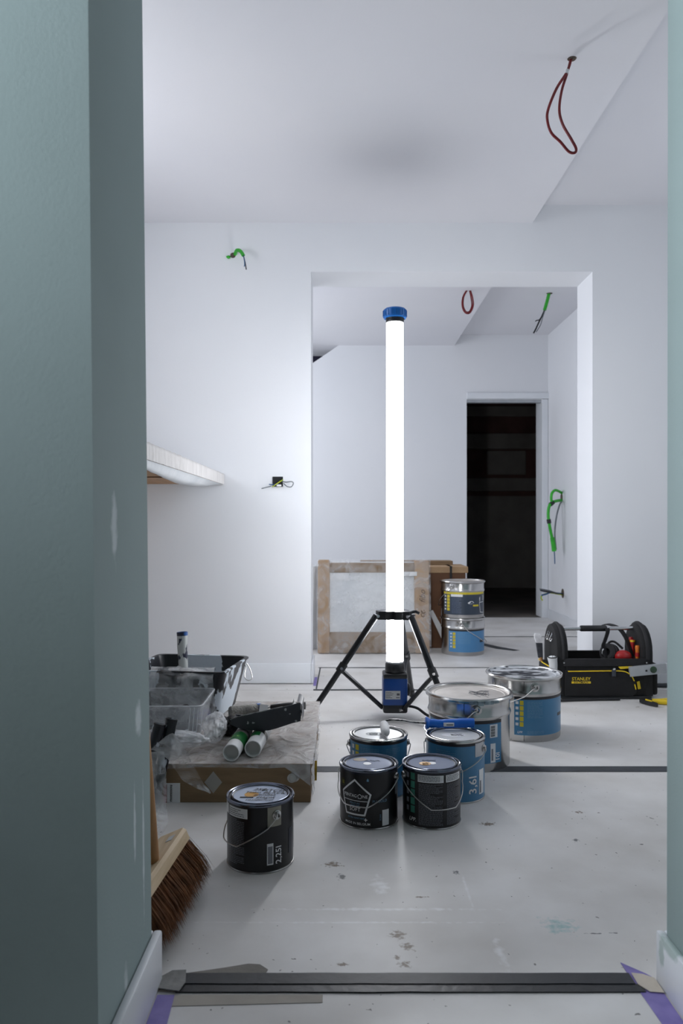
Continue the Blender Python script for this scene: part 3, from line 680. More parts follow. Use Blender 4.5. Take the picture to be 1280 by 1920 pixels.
c = (.105, 2.2, 0)
r, lid = paint_can('blue paint can with a white lid carrying the white foam roller head', c, R, H - .005, BLUE, BANDK, WHITELID, SILVER, 2, 'blue paint cans', zl=.08); H2 = H - .005
lid_disc(lid, c, H2, -.012, .002, .024, .018, mat('lid_stain', srgb(150, 156, 160), srgb(134, 140, 146), 60, .5)); scribble(lid, c, H2, -.026, .004, .026, 2, 41)
for k in range(3):
    z = H2 - .034 - k * .019
    obj('picto_square', G().patch(c, R - .0008, -54, -45, z, z + .015), PRINTY, r); obj('picto', G().patch(c, R - .0008, -66, -59, z + .002, z + .013), PRINTW, r)
g = G(); print_rows(g, c, R - .0002, -40, 8, .118, .140, 5, .001, .8, seed=33); print_rows(g, c, R - .0002, 12, 52, .118, .140, 5, .001, .8, seed=35); obj('label_print', g, PRINTLB, r, False)

# mini roller lying across the two blue cans
mr = thing('mini_paint_roller', 'mini paint roller with white foam head and paint-spotted blue grip across two cans', 'paint roller', (.25, 2.22, .165))
zs = .163 + .0125
g = G(); n = 14; prof = []
for k in range(n + 1):
    t = k / n; prof.append((.0128 * math.sqrt(max(0, 1 - (1 - min(1, t * 4)) ** 2)) if t < .25 else (.0128 if t < .8 else .0128 * math.sqrt(max(0, 1 - ((t - .8) / .2) ** 2))), t * .115))
obj('roller_sleeve', g.lathe(prof, (.123, 2.138, zs), 20, axis=(0, 1, .0)), FOAM, mr)
obj('wire_frame', G().tube(catmull([(.123, 2.24, zs), (.123, 2.262, zs + .001), (.14, 2.268, zs + .006), (.175, 2.262, zs + .007), (.21, 2.242, zs + .006), (.26, 2.228, zs + .006)], 6), .0027, 8), mat('spotted_wire', srgb(150, 152, 152), srgb(50, 50, 54), 90, .4, .5, lo=.45, hi=.55), mr)
hz = .168 + .0135
hnd = obj('grip', G().tube(catmull([(.246, 2.226, hz + .002), (.26, 2.226, hz + .001), (.29, 2.226, hz), (.33, 2.226, hz + .001), (.37, 2.226, hz + .002), (.381, 2.226, hz + .002)], 5), [.0145] * 3 + [.0125] * 4 + [.0118] * 4 + [.0128] * 5 + [.0135] * 6 + [.0135, .0135, .0135, .0128], 14), BLUEH, mr)
obj('grip_flange', G().lathe([(.0, -.002), (.017, -.006), (.0185, -.003), (.014, .004), (0, .004)], (.248, 2.226, hz + .002), 16, axis=(1, 0, 0)), BLUEH, hnd)
obj('sticker', G().box(.292, .322, 2.2115, 2.2135, hz - .0045, hz + .006), PRINTW, hnd, False)
obj('sticker_print', G().box(.300, .319, 2.2108, 2.2116, hz - .001, hz + .0015), PRINTDG, hnd, False)

# pails
def pail(label, loc, R, H, lidm, group=None, bailarg=None, seam=None):
    root = thing('paint_pail', label, 'paint pail', loc, group); c = loc
    obj('body', G().lathe([(0, .003), (R - .012, .003), (R - .010, 0), (R - .0045, 0), (R - .003, .004), (R - .003, H * .70), (R - .0005, H * .72), (R + .0012, H * .745), (R - .0005, H * .77), (R - .003, H * .79), (R - .002, H - .012)], c, 72), SILVER, root)
    obj('rim', G().lathe([(R - .0026, H - .014), (R + .001, H - .012), (R + .0045, H - .009), (R + .0062, H - .005), (R + .0045, H - .001), (R + .001, H), (R - .003, H - .002), (R - .005, H - .006)], c, 72), SILVER, root)
    lid = obj('lid', G().lathe([(R - .0045, H - .004), (R - .008, H - .0085), (R - .013, H - .009), (R - .015, H - .0075), (R - .019, H - .0075), (R - .021, H - .009), (0, H - .009)], c, 72), lidm, root)
    if seam is not None: obj('seam', G().patch(c, R - .0028, seam - .35, seam + .35, .004, H * .70).patch(c, R - .0012, seam - .35, seam + .35, H * .80, H - .013), BANDK, root, False)
    return root, lid
def pail_ear(root, c, R, a, z): return ear(root, c, R - .002, a, z, 1.5)

c = (.408, 2.476, 0); R, H = .1305, .222
r, lid = pail('large silver paint pail with lever-clamped dusty lid and blue label', c, R, H, LIDTIN, 'silver paint pails', seam=-16)
pail_ear(r, c, R, 1, H * .86); pail_ear(r, c, R, 181, H * .86)
bail(r, c, R, -89, H * .86, .10, wr=.0017, spread=20)
lb = obj('label', G().patch(c, R - .0026, -80, 40, .026, .158), BLUE, r); obj('label_band', G().patch(c, R - .0022, -80, 40, .1475, .1585), BANDK, r)
obj('barcode_label', G().patch(c, R - .0021, 20, 32.5, .104, .144), PRINTW, r)
g = G()
for k in range(11): g.patch(c, R - .0016, 21.5, 28, .108 + k * .003, .108 + k * .003 + (.0013 if k % 3 else .002), 1)
obj('barcode', g, PRINTK, r, False)
obj('volume_label', G().patch(c, R - .0021, 21, 29, .028, .086), PRINTW, r); obj('volume_label_print', G().patch(c, R - .0016, 22.5, 25, .034, .07), PRINTG, r)
g = G(); add_text(g, '10l', .022, on_cyl(c, R - .0016, 33.5, .044), 90, bold=.014); obj('lettering', g, PRINTW, r, False)
g = G(); print_rows(g, c, R - .0018, -70, 15, .11, .142, 6, .0012, .6, seed=51); obj('label_print', g, PRINTLB, r, False)
ring = obj('clamp_ring', G().lathe([(R + .003, H - .011), (R + .0072, H - .009), (R + .0082, H - .004), (R + .005, H + .001), (R - .001, H + .0015), (R - .004, H - .001)], c, 72), SILVER, r)
for a0, a1, z0, z1 in ((-9, 1, H - .012, H - .001), (1.5, 9, H - .016, H - .003), (10, 22, H - .013, H - .002), (22.6, 30, H - .011, H - .003)):
    obj('clamp_lever', G().patch(c, R + .0082, a0, a1, z0, z1, th=.0035), mat('zinc_latch', srgb(150, 166, 172), srgb(96, 112, 120), 60, .35, .6), ring)
g = G()
rnd = random.Random(3)
for k in range(9): g.tube(catmull([V(c[0] + .02 + rnd.uniform(-.03, .04), c[1] - .01 + rnd.uniform(-.05, .05), H - .0086) + V(j * .008, rnd.uniform(-.008, .008), 0) for j in range(3)], 4), .0007, 4)
obj('handwriting', g, PRINTDG, lid, False)

c = (.66, 2.80, 0)
r, lid = pail('large silver paint pail with black paint smeared over its lid, beside the tool bag', c, R, H, DIRTYLID, 'silver paint pails', seam=-13)
pail_ear(r, c, R, 4, H * .86); pail_ear(r, c, R, 184, H * .86)
bail(r, c, R, -86, H * .86, .10, wr=.0019, spread=20)
obj('label', G().patch(c, R - .0026, -28, 72, .024, .156), BLUE, r); obj('label_band', G().patch(c, R - .0022, -28, 72, .1475, .1565), BANDK, r)
for k in range(5):
    z = .128 - k * .0185
    obj('picto_square', G().patch(c, R - .0022, -19.5, -13.8, z, z + .0155), PRINTY, r); obj('picto', G().patch(c, R - .0022, -26, -21.5, z + .003, z + .0125), PRINTW, r)
g = G(); print_rows(g, c, R - .0018, -8, 22, .083, .142, 11, .001, .8, seed=61); obj('label_print', g, PRINTLB, r, False)
g = G(); print_rows(g, c, R - .0018, -8, 22, .028, .04, 3, .001, .9, seed=62); obj('label_print', g, PRINTLB, r, False)
g = G(); add_text(g, 'LPP.', .011, on_cyl(c, R - .0018, -19, .034), bold=.01, shear=.2); obj('lettering', g, PRINTW, r, False)
obj('side_print', G().patch(c, R - .0022, 50, 66, .082, .093), BANDK, r)

c = (.708, 4.52, 0); R, H = .1265, .212
r, lid = pail('silver paint pail with bright blue label, lower of the stacked pair', c, R, H, LIDTIN, 'silver paint pails')
pail_ear(r, c, R, -12, H * .86); pail_ear(r, c, R, 168, H * .86)
bail(r, c, R, 78, H * .86, .07, wr=.002, spread=20)
obj('label', G().patch(c, R - .0026, -48, 72, .022, .150), BLUE2, r); obj('label_band', G().patch(c, R - .0022, -48, 72, .141, .1505), BANDK, r)
for k in range(5):
    z = .118 - k * .0185
    obj('picto_square', G().patch(c, R - .0022, -36, -28, z, z + .0155), PRINTY, r); obj('picto', G().patch(c, R - .0022, -43, -39, z + .003, z + .0125), PRINTW, r)
g = G(); print_rows(g, c, R - .0018, -22, 18, .07, .135, 10, .0016, .85, seed=71); obj('label_print', g, PRINTLB, r, False)
obj('side_print', G().patch(c, R - .0022, 42, 60, .075, .088), BANDK, r)
c = (.706, 4.52, .2125)
r, lid = pail('silver paint pail with slate and yellow label, upper of the stacked pair', c, R, H, LIDTIN, 'silver paint pails')
pail_ear(r, c, R, -38, H * .86); pail_ear(r, c, R, 142, H * .86)
bail(r, c, R, -128, H * .86, .06, wr=.002, spread=20)
obj('label', G().patch(c, R - .0026, -66, 66, .022, .150), SLATE, r); obj('label_band', G().patch(c, R - .0022, -66, 66, .138, .1505), PRINTY, r)
for k in range(5):
    z = .118 - k * .0185
    obj('picto_square', G().patch(c, R - .0022, -53, -44, z, z + .0155), PRINTY, r); obj('picto', G().patch(c, R - .0022, -62, -57, z + .003, z + .0125), PRINTW, r)
obj('white_label', G().patch(c, R - .0022, -40, -8, .125, .140), PRINTW, r)
g = G(); print_rows(g, c, R - .0018, -38, -10, .03, .12, 12, .003, .95, seed=81); obj('label_print', g, mat('slate_text', srgb(96, 108, 132), srgb(86, 98, 122), 20, .5), r, False)
g = G(); f3 = on_cyl(c, R - .0018, 14, .092); g.bm.faces.new([g.bm.verts.new(f3(*p)) for p in ((-.02, -.002), (-.012, -.007), (.004, -.008), (.02, 0), (.01, .008), (-.004, .008), (-.012, .004))]); obj('cloud_mark', g, PRINTW, r, False)
obj('yellow_strip', G().patch(c, R - .0022, 20, 38, .070, .080), PRINTY, r)
g = G(); f3 = on_cyl(c, R - .0018, 52, .075); g.bm.faces.new([g.bm.verts.new(f3(*p)) for p in ((-.024, .04), (-.018, .048), (.018, .058), (.02, .025), (-.02, .018))])
for a, b in (((-.022, .016), (-.014, -.04)), ((-.014, -.04), (.02, -.044)), ((-.022, .016), (.02, .018))): seg_strip(g, a, b, .003, f3, 3)
obj('bucket_mark', g, PRINTW, r, False)

# ------------------------------------------------------------------ cardboard box with the painting gear
BX0, BX1, BY0, BY1, BZ = -.78, -.084, 2.10, 2.835, .105
bx = thing('cardboard_box', 'long flat cardboard box wrapped in clear film under the painting gear', 'box', (-.43, 2.46, 0))
obj('carton', G().box(BX0, BX1, BY0, BY1, 0, BZ, .002), CARD, bx, False)
obj('diamond_cutout', G().prism([(-.372, BY0, .055), (-.348, BY0, .025), (-.324, BY0, .055), (-.348, BY0, .085)], (0, -.0012, 0)), mat('diamond_grey', srgb(168, 164, 156), srgb(156, 152, 146), 10, .7), bx, False)  # thin grey rhombus standing in for a diamond hole in the carton
lbx = obj('shipping_label', G().box(-.482, -.438, BY0 - .0012, BY0, .0, .053), PRINTW, bx, False)
obj('red_stripe', G().box(-.482, -.474, BY0 - .0018, BY0 - .001, .0, .049), PRINTR, lbx, False)
g = G(); add_text(g, 'monosou', .012, lambda u, v: Vector((-.463 + u, BY0 - .0018, .026 + v)), 90, bold=.02); obj('lettering', g, PRINTK, lbx, False)
obj('plastic_plug', G().lathe([(0, .006), (.005, .006), (.007, .004), (.009, .004), (.012, .002), (.0125, 0), (0, 0)], (-.135, BY0, .066), 24, axis=(0, -1, 0)), mat('plug_plastic', (.5, .5, .48), (.42, .42, .4), 30, .3), bx)
obj('plastic_plug', G().lathe([(0, .002), (.014, .002), (.0145, 0), (0, 0)], (-.128, BY0 - .0005, .07), 24, axis=(0, -1, 0)), CLEAR, bx)
def filmtop(u, v):
    x = BX0 + (BX1 + .006 - BX0) * u; y = BY0 - .001 + (BY1 - BY0 + .002) * v
    n = mnoise.noise(Vector((x * 16, y * 16, 0))) * .003 + abs(mnoise.noise(Vector((x * 42 + y * 20, y * 30, 3)))) * .0035 + .0012
    edge = min(1, u / .03, (1 - u) / .02, v / .02 + .25, (1 - v) / .03)
    return Vector((x, y, BZ + max(.0004, n * max(.2, edge))))
def filmside(u, v):
    y = BY0 + (BY1 - BY0) * u; z = BZ * (1 - v) + .001
    n = abs(mnoise.noise(Vector((y * 14, z * 30, 5)))) * .012 + abs(mnoise.noise(Vector((y * 40, z * 60, 2)))) * .005 + .001
    return Vector((BX1 + n, y, z))
def filmfront(u, v):
    x = BX0 + (BX1 - BX0) * u; d = .010 + .012 * mnoise.noise(Vector((x * 12, 1, 1))) + (.05 * max(0, u - .9) / .1)
    return Vector((x, BY0 - .0012 - abs(mnoise.noise(Vector((x * 30, v * 4, 0)))) * .003, BZ - max(.004, d) * v))
FILMM = film_mat('stretch_film', 0.58, (.72, .70, .69), .2, .16)
obj('stretch_film', G().grid(filmtop, 90, 90), FILMM, bx, True, 180)
obj('stretch_film', G().grid(filmside, 70, 14), FILM2, bx, True, 180)
obj('stretch_film', G().grid(filmfront, 80, 5), FILM, bx, True, 180)
g = G(); g.loops([[Vector((BX1 + .010 + dx, 2.19 + dy + k * .006, .03 + .045 * (k / 6))) for dx, dy in ((0, -.004 * math.sin(PI * (k + .5) / 7)), (.004, 0), (0, .004 * math.sin(PI * (k + .5) / 7)), (-.003, 0))] for k in range(7)])
obj('gold_sliver', g, BRASS, bx)

def rrect(w, d, r, n=5):
    out = []
    for cx, cy, a0 in ((w / 2 - r, -d / 2 + r, -90), (w / 2 - r, d / 2 - r, 0), (-w / 2 + r, d / 2 - r, 90), (-w / 2 + r, -d / 2 + r, 180)):
        for k in range(n + 1): a = rad(a0 + 90 * k / n); out.append((cx + r * math.cos(a), cy + r * math.sin(a)))
    return out
def tub(g, c, rz, wt, dt, wb, db, h, th, r, rim):
    M = Matrix.Rotation(rad(rz), 3, 'Z'); c = Vector(c)
    def ring(w, d, z, rr=r): return [c + M @ Vector((x, y, z)) for x, y in rrect(w, d, rr)]
    g.loops([ring(wb - .01, db - .01, 0), ring(wb, db, .004), ring(wt, dt, h - .008), ring(wt + rim, dt + rim, h - .006), ring(wt + rim, dt + rim, h - .001), ring(wt + rim - .004, dt + rim - .004, h),
             ring(wt - 2 * th, dt - 2 * th, h - .001), ring(wb - 2 * th, db - 2 * th, th + .002)])
    return g
# paint-splattered bucket
bc = V(-.525, 2.675, BZ + .007)
bk = thing('roller_bucket', 'black rectangular roller bucket splattered with white paint, on the cardboard box', 'bucket', bc)
obj('tub', tub(G(), bc, -8, .335, .31, .27, .24, .165, .006, .03, .012), SPLAT, bk)
M4 = Matrix.Rotation(rad(-8), 3, 'Z')
g = G(); wi = [[bc + M4 @ Vector((x, y, z)) for x, y in rrect(w, d, .028)] for w, d, z in ((.259, .229, .0095), (.318, .293, .150), (.316, .291, .152))]
g.loops(wi[:2], True, False); obj('lining', g, SPLAT2, bk)
obj('wire_handle', G().tube(catmull([bc + M4 @ V(.168, .10, .145), bc + M4 @ V(.176, .085, .135), bc + M4 @ V(.182, .05, .11), bc + M4 @ V(.194, .05, .098), bc + M4 @ V(.198, .09, .098), bc + M4 @ V(.186, .11, .125), bc + M4 @ V(.172, .115, .145)], 5), .0018, 6), WIRE, bk)
obj('purple_smear', G().blob(bc + M4 @ V(.085, -.128, .024), .030, .006, .022, .25, 2, 3, 4), PURPLE, bk)
# roller standing in the bucket, wrapped in film
rl = thing('paint_roller', 'upright roller handle smeared blue and white, standing in the splattered bucket', 'paint roller', (-.535, 2.67, .13))
obj('handle', G().tube([(-.556, 2.70, .376), (-.555, 2.698, .33), (-.549, 2.69, .24), (-.546, 2.685, .19)], [.0185, .0178, .0155, .013], 18, cap=False), HANDSP, rl)
obj('handle_end', G().lathe([(.0165, -.013), (.0188, -.012), (.0192, 0), (.0165, .001), (.0150, -.02), (0, -.03)], (-.556, 2.70, .378), 18, axis=(-.06, .06, 1)), HANDBL, rl)
obj('roller_sleeve', G().lathe([(0, -.08), (.026, -.08), (.03, -.074), (.03, .074), (.026, .08), (0, .08)], (-.545, 2.665, .145), 20, axis=(1, .1, .05)), ROLLERD, rl)
obj('film_wrap', G().blob((-.53, 2.625, .205), .105, .070, .060, .35, 2.2, 4, 2), FILM2, rl, True, 180)
def drape(u, v):
    x = -.63 + .21 * u + .02 * v; t = v
    y = (2.60 - .09 * t / .35) if t < .35 else 2.505 - .012 * (t - .35)
    z = (.262 + .022 * math.sin(PI * t / .35)) if t < .35 else .262 - .125 * (t - .35) / .65
    n = mnoise.noise(Vector((x * 22, v * 4, 3))) * .010 + abs(mnoise.noise(Vector((x * 50, v * 9, 1)))) * .005
    return Vector((x, y - max(0, n) - .022 * u * (1 if t >= .35 else t / .35), z + n * .4))
obj('film_drape', G().grid(drape, 36, 36), FILM2, rl, True, 180)
# clear tray insert with a roller sleeve in it
tc_ = V(-.545, 2.368, BZ + .004)
tr = thing('clear_paint_tray', 'see-through plastic paint tray in front of the splattered bucket', 'paint tray', tc_)
obj('tray_shell', tub(G(), tc_, 0, .27, .235, .23, .19, .118, .002, .018, .012), CLEAR, tr)
g = G()
for k in range(4): g.tube([tc_ + V(.105 + .012 * k, -.118, .112), tc_ + V(.094 + .011 * k, -.098, .004)], .0016, 5)
obj('corner_rib', g, film_mat('rib_plastic', .4, (.9, .93, .97), .1, .1), tr)
obj('rim_edge', G().tube([tc_ + V(x, y, .118) for x, y in rrect(.279, .245, .02)], .0018, 6, closed=True), film_mat('rim_plastic', .5, (.9, .93, .97), .1, .1), tr)
o = tag(obj('roller_sleeve', G().lathe([(.010, -.095), (.026, -.095), (.031, -.088), (.031, .088), (.026, .095), (.010, .095)], (-.565, 2.39, BZ + .057), 24, axis=(1, .03, .06)), ROLLERD, None, origin=(-.565, 2.39, BZ + .057)), 'dark speckled paint roller sleeve lying inside the see-through tray', 'roller sleeve')
obj('paint_residue', G().box(-.65, -.44, 2.295, 2.44, BZ + .0065, BZ + .022, .006), SPLAT, tr)
o = tag(obj('plastic_bag', G().blob((-.376, 2.30, BZ + .047), .034, .072, .042, .16, 2.2, 5, 7).blob((-.50, 2.205, BZ + .036), .115, .036, .028, .18, 2.4, 5, 3), FILM3, None, True, 180, origin=(-.46, 2.245, BZ)), 'crumpled milky plastic bag on the box below the see-through tray', 'plastic bag')
# grey roller with blue end ring
rr_ = thing('paint_roller', 'dirty grey paint roller with blue end ring lying behind the charcoal tray', 'paint roller', (-.33, 2.62, BZ))
A, B = V(-.372, 2.57, BZ + .024), V(-.280, 2.61, BZ + .024); ax = (B - A).normalized()
obj('roller_sleeve', G().tube([A, A + ax * .004, B - ax * .004, B], [.017, .020, .020, .017], 18), ROLLERG, rr_)
obj('end_ring', G().tube([B - ax * .006, B + ax * .006], .021, 18), HANDBL, rr_)
obj('wire_frame', G().tube(catmull([B, B + V(.02, .01, 0), B + V(.05, .0, .01), B + V(.075, -.02, .012)], 5), .003, 8), WIRE, rr_)
obj('grip', G().tube([B + V(.045, -.02, .012), B + V(.10, -.035, .02), B + V(.16, -.045, .024)], [.010, .012, .012], 12), BLACKP, rr_)
obj('paper_tag', G().box(B.x + .006, B.x + .034, B.y - .03, B.y - .029, B.z - .002, B.z + .024, rot=(-.25, .12, 0)), PRINTW, rr_, False)
# cartridges
def cartridge(label, a, b, bands, lets):
    a, b = Vector(a), Vector(b); d = (b - a).normalized(); L = (b - a).length
    t = thing('sealant_cartridge', label, 'cartridge', (a.x, a.y, BZ), 'sealant cartridges on the box'); R = .0235
    obj('barrel', G().lathe([(.0205, .016), (.0205, .0), (R - .0012, -.0005), (R, .001), (R, L), (.012, L + .004), (.007, L + .012), (0, L + .012)], a, 32, axis=d), TUBEWH, t)
    obj('plunger', G().lathe([(.0204, .016), (.014, .018), (0, .014)], a, 32, axis=d), TUBEIN, t)
    for z0, z1, m, a0, a1 in bands:
        g = G(); Mx = Vector((0, 0, 1)).rotation_difference(d).to_matrix()
        def f(u, v): an = rad(a0 + (a1 - a0) * u); return a + Mx @ Vector(((R + .0005) * math.sin(an), -(R + .0005) * math.cos(an), z0 + (z1 - z0) * v))
        g.grid(f, 24, 1); obj('printed_band', g, m, t, True)
    Mx = Vector((0, 0, 1)).rotation_difference(d).to_matrix(); g = G()
    for s_, size, an0, z in lets:
        def f(u, v): an = rad(an0) + v / R; return a + Mx @ Vector(((R + .0009) * math.sin(an), -(R + .0009) * math.cos(an), z + u))
        add_text(g, s_, size, f, 90, bold=.01)
    obj('lettering', g, mat('lime_print', srgb(150, 214, 110), srgb(136, 200, 98), 20, .5), t, False)
    return t
# after tilting local z onto the barrel axis, angle 180 looks up
cartridge('sealant cartridge with wide green lettered band, open end overhanging the box edge', (-.3015, 2.112, BZ + .0262), (-.290, 2.325, BZ + .0262), [(.055, .13, CARTGN, 0, 360), (.13, .16, mat('grey_band', srgb(150, 140, 140), srgb(120, 110, 112), 20, .5), 0, 360)], [('OLE', .016, -20, .085)])
cartridge('white sealant cartridge with small green square, beside the other cartridge', (-.2465, 2.150, BZ + .0262), (-.235, 2.362, BZ + .0262), [(.055, .09, CARTGN, -80, 20), (.092, .12, mat('black_band', srgb(34, 36, 34), srgb(28, 30, 28), 20, .5), -80, 100)], [('≡', .012, -30, .105)])
# charcoal tray lying on the cartridges
def tray_front(u, v):
    x = -.325 + .205 * u; zt = .183 + .050 * (u ** .75); zb = .1605 - .006 * math.sin(PI * min(1, u * 1.15)) + (.018 * max(0, u - .55) / .45) + .008 * max(0, .15 - u) / .15
    return x, zb, zt
ty = thing('paint_tray', 'charcoal paint tray spotted with white, tipped on top of the cartridges', 'paint tray', (-.22, 2.31, .155))
def side(y0, curve, hf=1.0):
    g = G(); N = 24; rows = []
    for i in range(N + 1):
        u = i / N; x, zb, zt = tray_front(u, 0); zt = zb + (zt - zb) * hf; yo = y0 - curve * math.sin(PI * u) * .016
        rows.append((V(x, yo + .004, zb), V(x, yo, zt), V(x, yo + .003, zt + .0005), V(x, yo + .007, zb + .002)))
    L = [[g.bm.verts.new(p) for p in r] for r in rows]
    for a, b in zip(L[:-1], L[1:]):
        for k in range(4): g.bm.faces.new([a[k], b[k], b[(k + 1) % 4], a[(k + 1) % 4]])
    g.bm.faces.new(L[0]); g.bm.faces.new(L[-1][::-1]); return g
obj('front_wall', side(2.262, 1), TRAYK, ty, True, 40); obj('back_wall', side(2.365, -1, .3 ), TRAYK, ty, True, 40)
def tfloor(u, v):
    x, zb, zt = tray_front(u, 0); y0 = 2.266 - .016 * math.sin(PI * u); y1 = 2.369 + .016 * math.sin(PI * u); return Vector((x, y0 + (y1 - y0) * v, zb + .003))
obj('tray_floor', G().grid(tfloor, 16, 4), TRAYK, ty, True)
x, zb, zt = tray_front(1, 0)
g = G()
def curl(u, v):
    an = rad(-200 + 290 * u); rr2 = .0155; return Vector((x - .010 + rr2 * math.cos(an), 2.262 + .105 * v, zt - .012 + rr2 * math.sin(an)))
obj('curled_lip', g.grid(curl, 18, 4), TRAYK, ty, True, 180)
obj('end_wall', G().grid(lambda u, v: Vector((x + .006 - .002 * u, 2.262 + .105 * v, zb + (zt - .02 - zb) * u)), 2, 4), TRAYK, ty, True)
g = G(); fe = lambda u, dz=0: tray_front(u, 0)
g.tube([V(tray_front(k / 20, 0)[0], 2.264 - .016 * math.sin(PI * k / 20), tray_front(k / 20, 0)[2]) for k in range(16)], .0022, 6)
obj('top_edge', g, mat('worn_grey_edge', srgb(150, 152, 152), srgb(80, 84, 88), 40, .5), ty)
tag(obj('paint_sponge', G().blob((-.345, 2.39, BZ + .028), .034, .040, .027, .35, 3, 4, 11), RAG, None, True, 60, origin=(-.345, 2.39, BZ)), 'black paint-soaked sponge between the milky bag and the cartridges', 'sponge')

# two black roller handles wrapped in film, leaning at the box front
for i, (bt, tp) in enumerate((((-.532, 2.035, .017), (-.489, 2.078, .218)), ((-.498, 2.064, .017), (-.461, 2.101, .226)))):
    bt, tp = Vector(bt), Vector(tp); d = (tp - bt).normalized()
    t = thing('paint_roller', ('black paint-smeared roller handle leaning on the box, film around its foot', 'black roller handle leaning just behind its look-alike at the box front')[i], 'paint roller', (bt.x, bt.y, 0), 'black roller handles')
    obj('grip', G().tube([bt, bt.lerp(tp, .5), tp], [.0145, .0155, .0165], 18, cap=False), HANDBK, t)
    obj('end_ring', G().lathe([(.0135, -.012), (.0165, -.004), (.0172, .001), (.0155, .002), (.0135, -.004), (0, -.012)], tp, 18, axis=d), HANDBK, t)
pb = thing('plastic_bag', 'torn clear plastic bag hanging off the black roller handles to the floor', 'plastic bag', (-.48, 2.03, 0))
def ribbon(pts, wid, nrm, seed):
    P = catmull(pts, 8); n = len(P) - 1
    def f(u, v):
        i = min(n - 1, int(u * n)); t = u * n - i; p = P[i].lerp(P[i + 1], t)
        k = u * (len(wid) - 1); j = min(len(wid) - 2, int(k)); w = wid[j] + (wid[j + 1] - wid[j]) * (k - j)
        nn = Vector(nrm)
        return p + nn * (v - .5) * w + Vector((0, -1, .15)) * (mnoise.noise(Vector((u * 7, v * 3, seed))) * .012)
    return G().grid(f, 36, 12)
obj('torn_strip', ribbon([(-.50, 2.035, .165), (-.47, 2.03, .185), (-.435, 2.04, .15), (-.405, 2.055, .09), (-.375, 2.07, .055), (-.352, 2.08, .032)], (.03, .07, .055, .045, .02, .004), (.75, 0, .65), 1), FILM2, pb, True, 180)
obj('hanging_sheet', ribbon([(-.50, 2.025, .16), (-.50, 2.01, .10), (-.49, 1.97, .04), (-.475, 1.91, .010), (-.47, 1.86, .006)], (.07, .09, .09, .09, .07), (1, 0, .05), 2), FILM, pb, True, 180)
obj('bunched_film', G().blob((-.525, 2.022, .085), .036, .030, .060, .35, 2.4, 4, 5), film_mat('thin_film', .14, spread=.13), pb, True, 180)

# ------------------------------------------------------------------ broom behind the door jamb
br = thing('broom', 'wooden push broom with brown coconut bristles standing behind the doorway wall', 'broom', (-.36, 1.49, 0))
M5 = Matrix.Rotation(rad(-4), 3, 'Z') @ Matrix.Rotation(rad(-24), 3, 'Y')
bc0 = V(-.362, 1.485, .098)
def bp(x, y, z): return bc0 + M5 @ Vector((x, y, z))
prof = [(-.034, -.012), (.034, -.012), (.034, .006), (.028, .012), (-.028, .012), (-.034, .006)]
g = G(); g.loops([[bp(px * (.9 if abs(yy) > .135 else 1), yy, pz) for px, pz in prof] for yy in (-.142, -.134, .134, .142)])
hd = obj('broom_head', g, WOOD, br, False)
obj('staple_mark', G().prism([bp(.004, .085, .0123), bp(.018, .085, .0123), bp(.018, .112, .0123), bp(.004, .112, .0123)], (M5 @ Vector((0, 0, .0006)))), PLATE, hd, False)
hdir = (M5 @ Vector((0, 0, 1)))
h0 = bp(.006, -.01, .010); h1 = V(-.405, 1.300, 1.30)
obj('socket', G().tube([h0 - (h1 - h0).normalized() * .01, h0 + (h1 - h0).normalized() * .006], .017, 16), WOOD, hd)
obj('handle', G().tube([h0, h0.lerp(h1, .02), h0.lerp(h1, .5), h1], [.0135, .0145, .0145, .013], 16), WOODH, br)
g = G(); rnd = random.Random(11)
for k in range(5200):
    u, v = rnd.uniform(-.033, .033), rnd.uniform(-.139, .139)
    b0 = bp(u, v, -.010)
    tip = bp(u * 1.5 + .002 + rnd.uniform(-.004, .004), v * 1.06 + rnd.uniform(-.005, .005), -.098 + rnd.uniform(-.006, .006))
    if tip.z < .001: tip = b0.lerp(tip, (b0.z - .0012) / (b0.z - tip.z)) + V(.006 * rnd.random(), rnd.uniform(-.004, .004), 0)
    mid = b0.lerp(tip, .55) + V(rnd.uniform(.0, .006), rnd.uniform(-.003, .003), .002); w = V(rnd.uniform(-1, 1), rnd.uniform(-1, 1), 0).normalized() * .0006
    a, b, c2, d2, e = [g.bm.verts.new(p) for p in (b0 - w, b0 + w, mid + w, mid - w, tip)]
    g.bm.faces.new([a, b, c2, d2]); g.bm.faces.new([d2, c2, e])
bs = obj('bristles', g, BRISTLE, br, False); bs['kind'] = 'stuff'

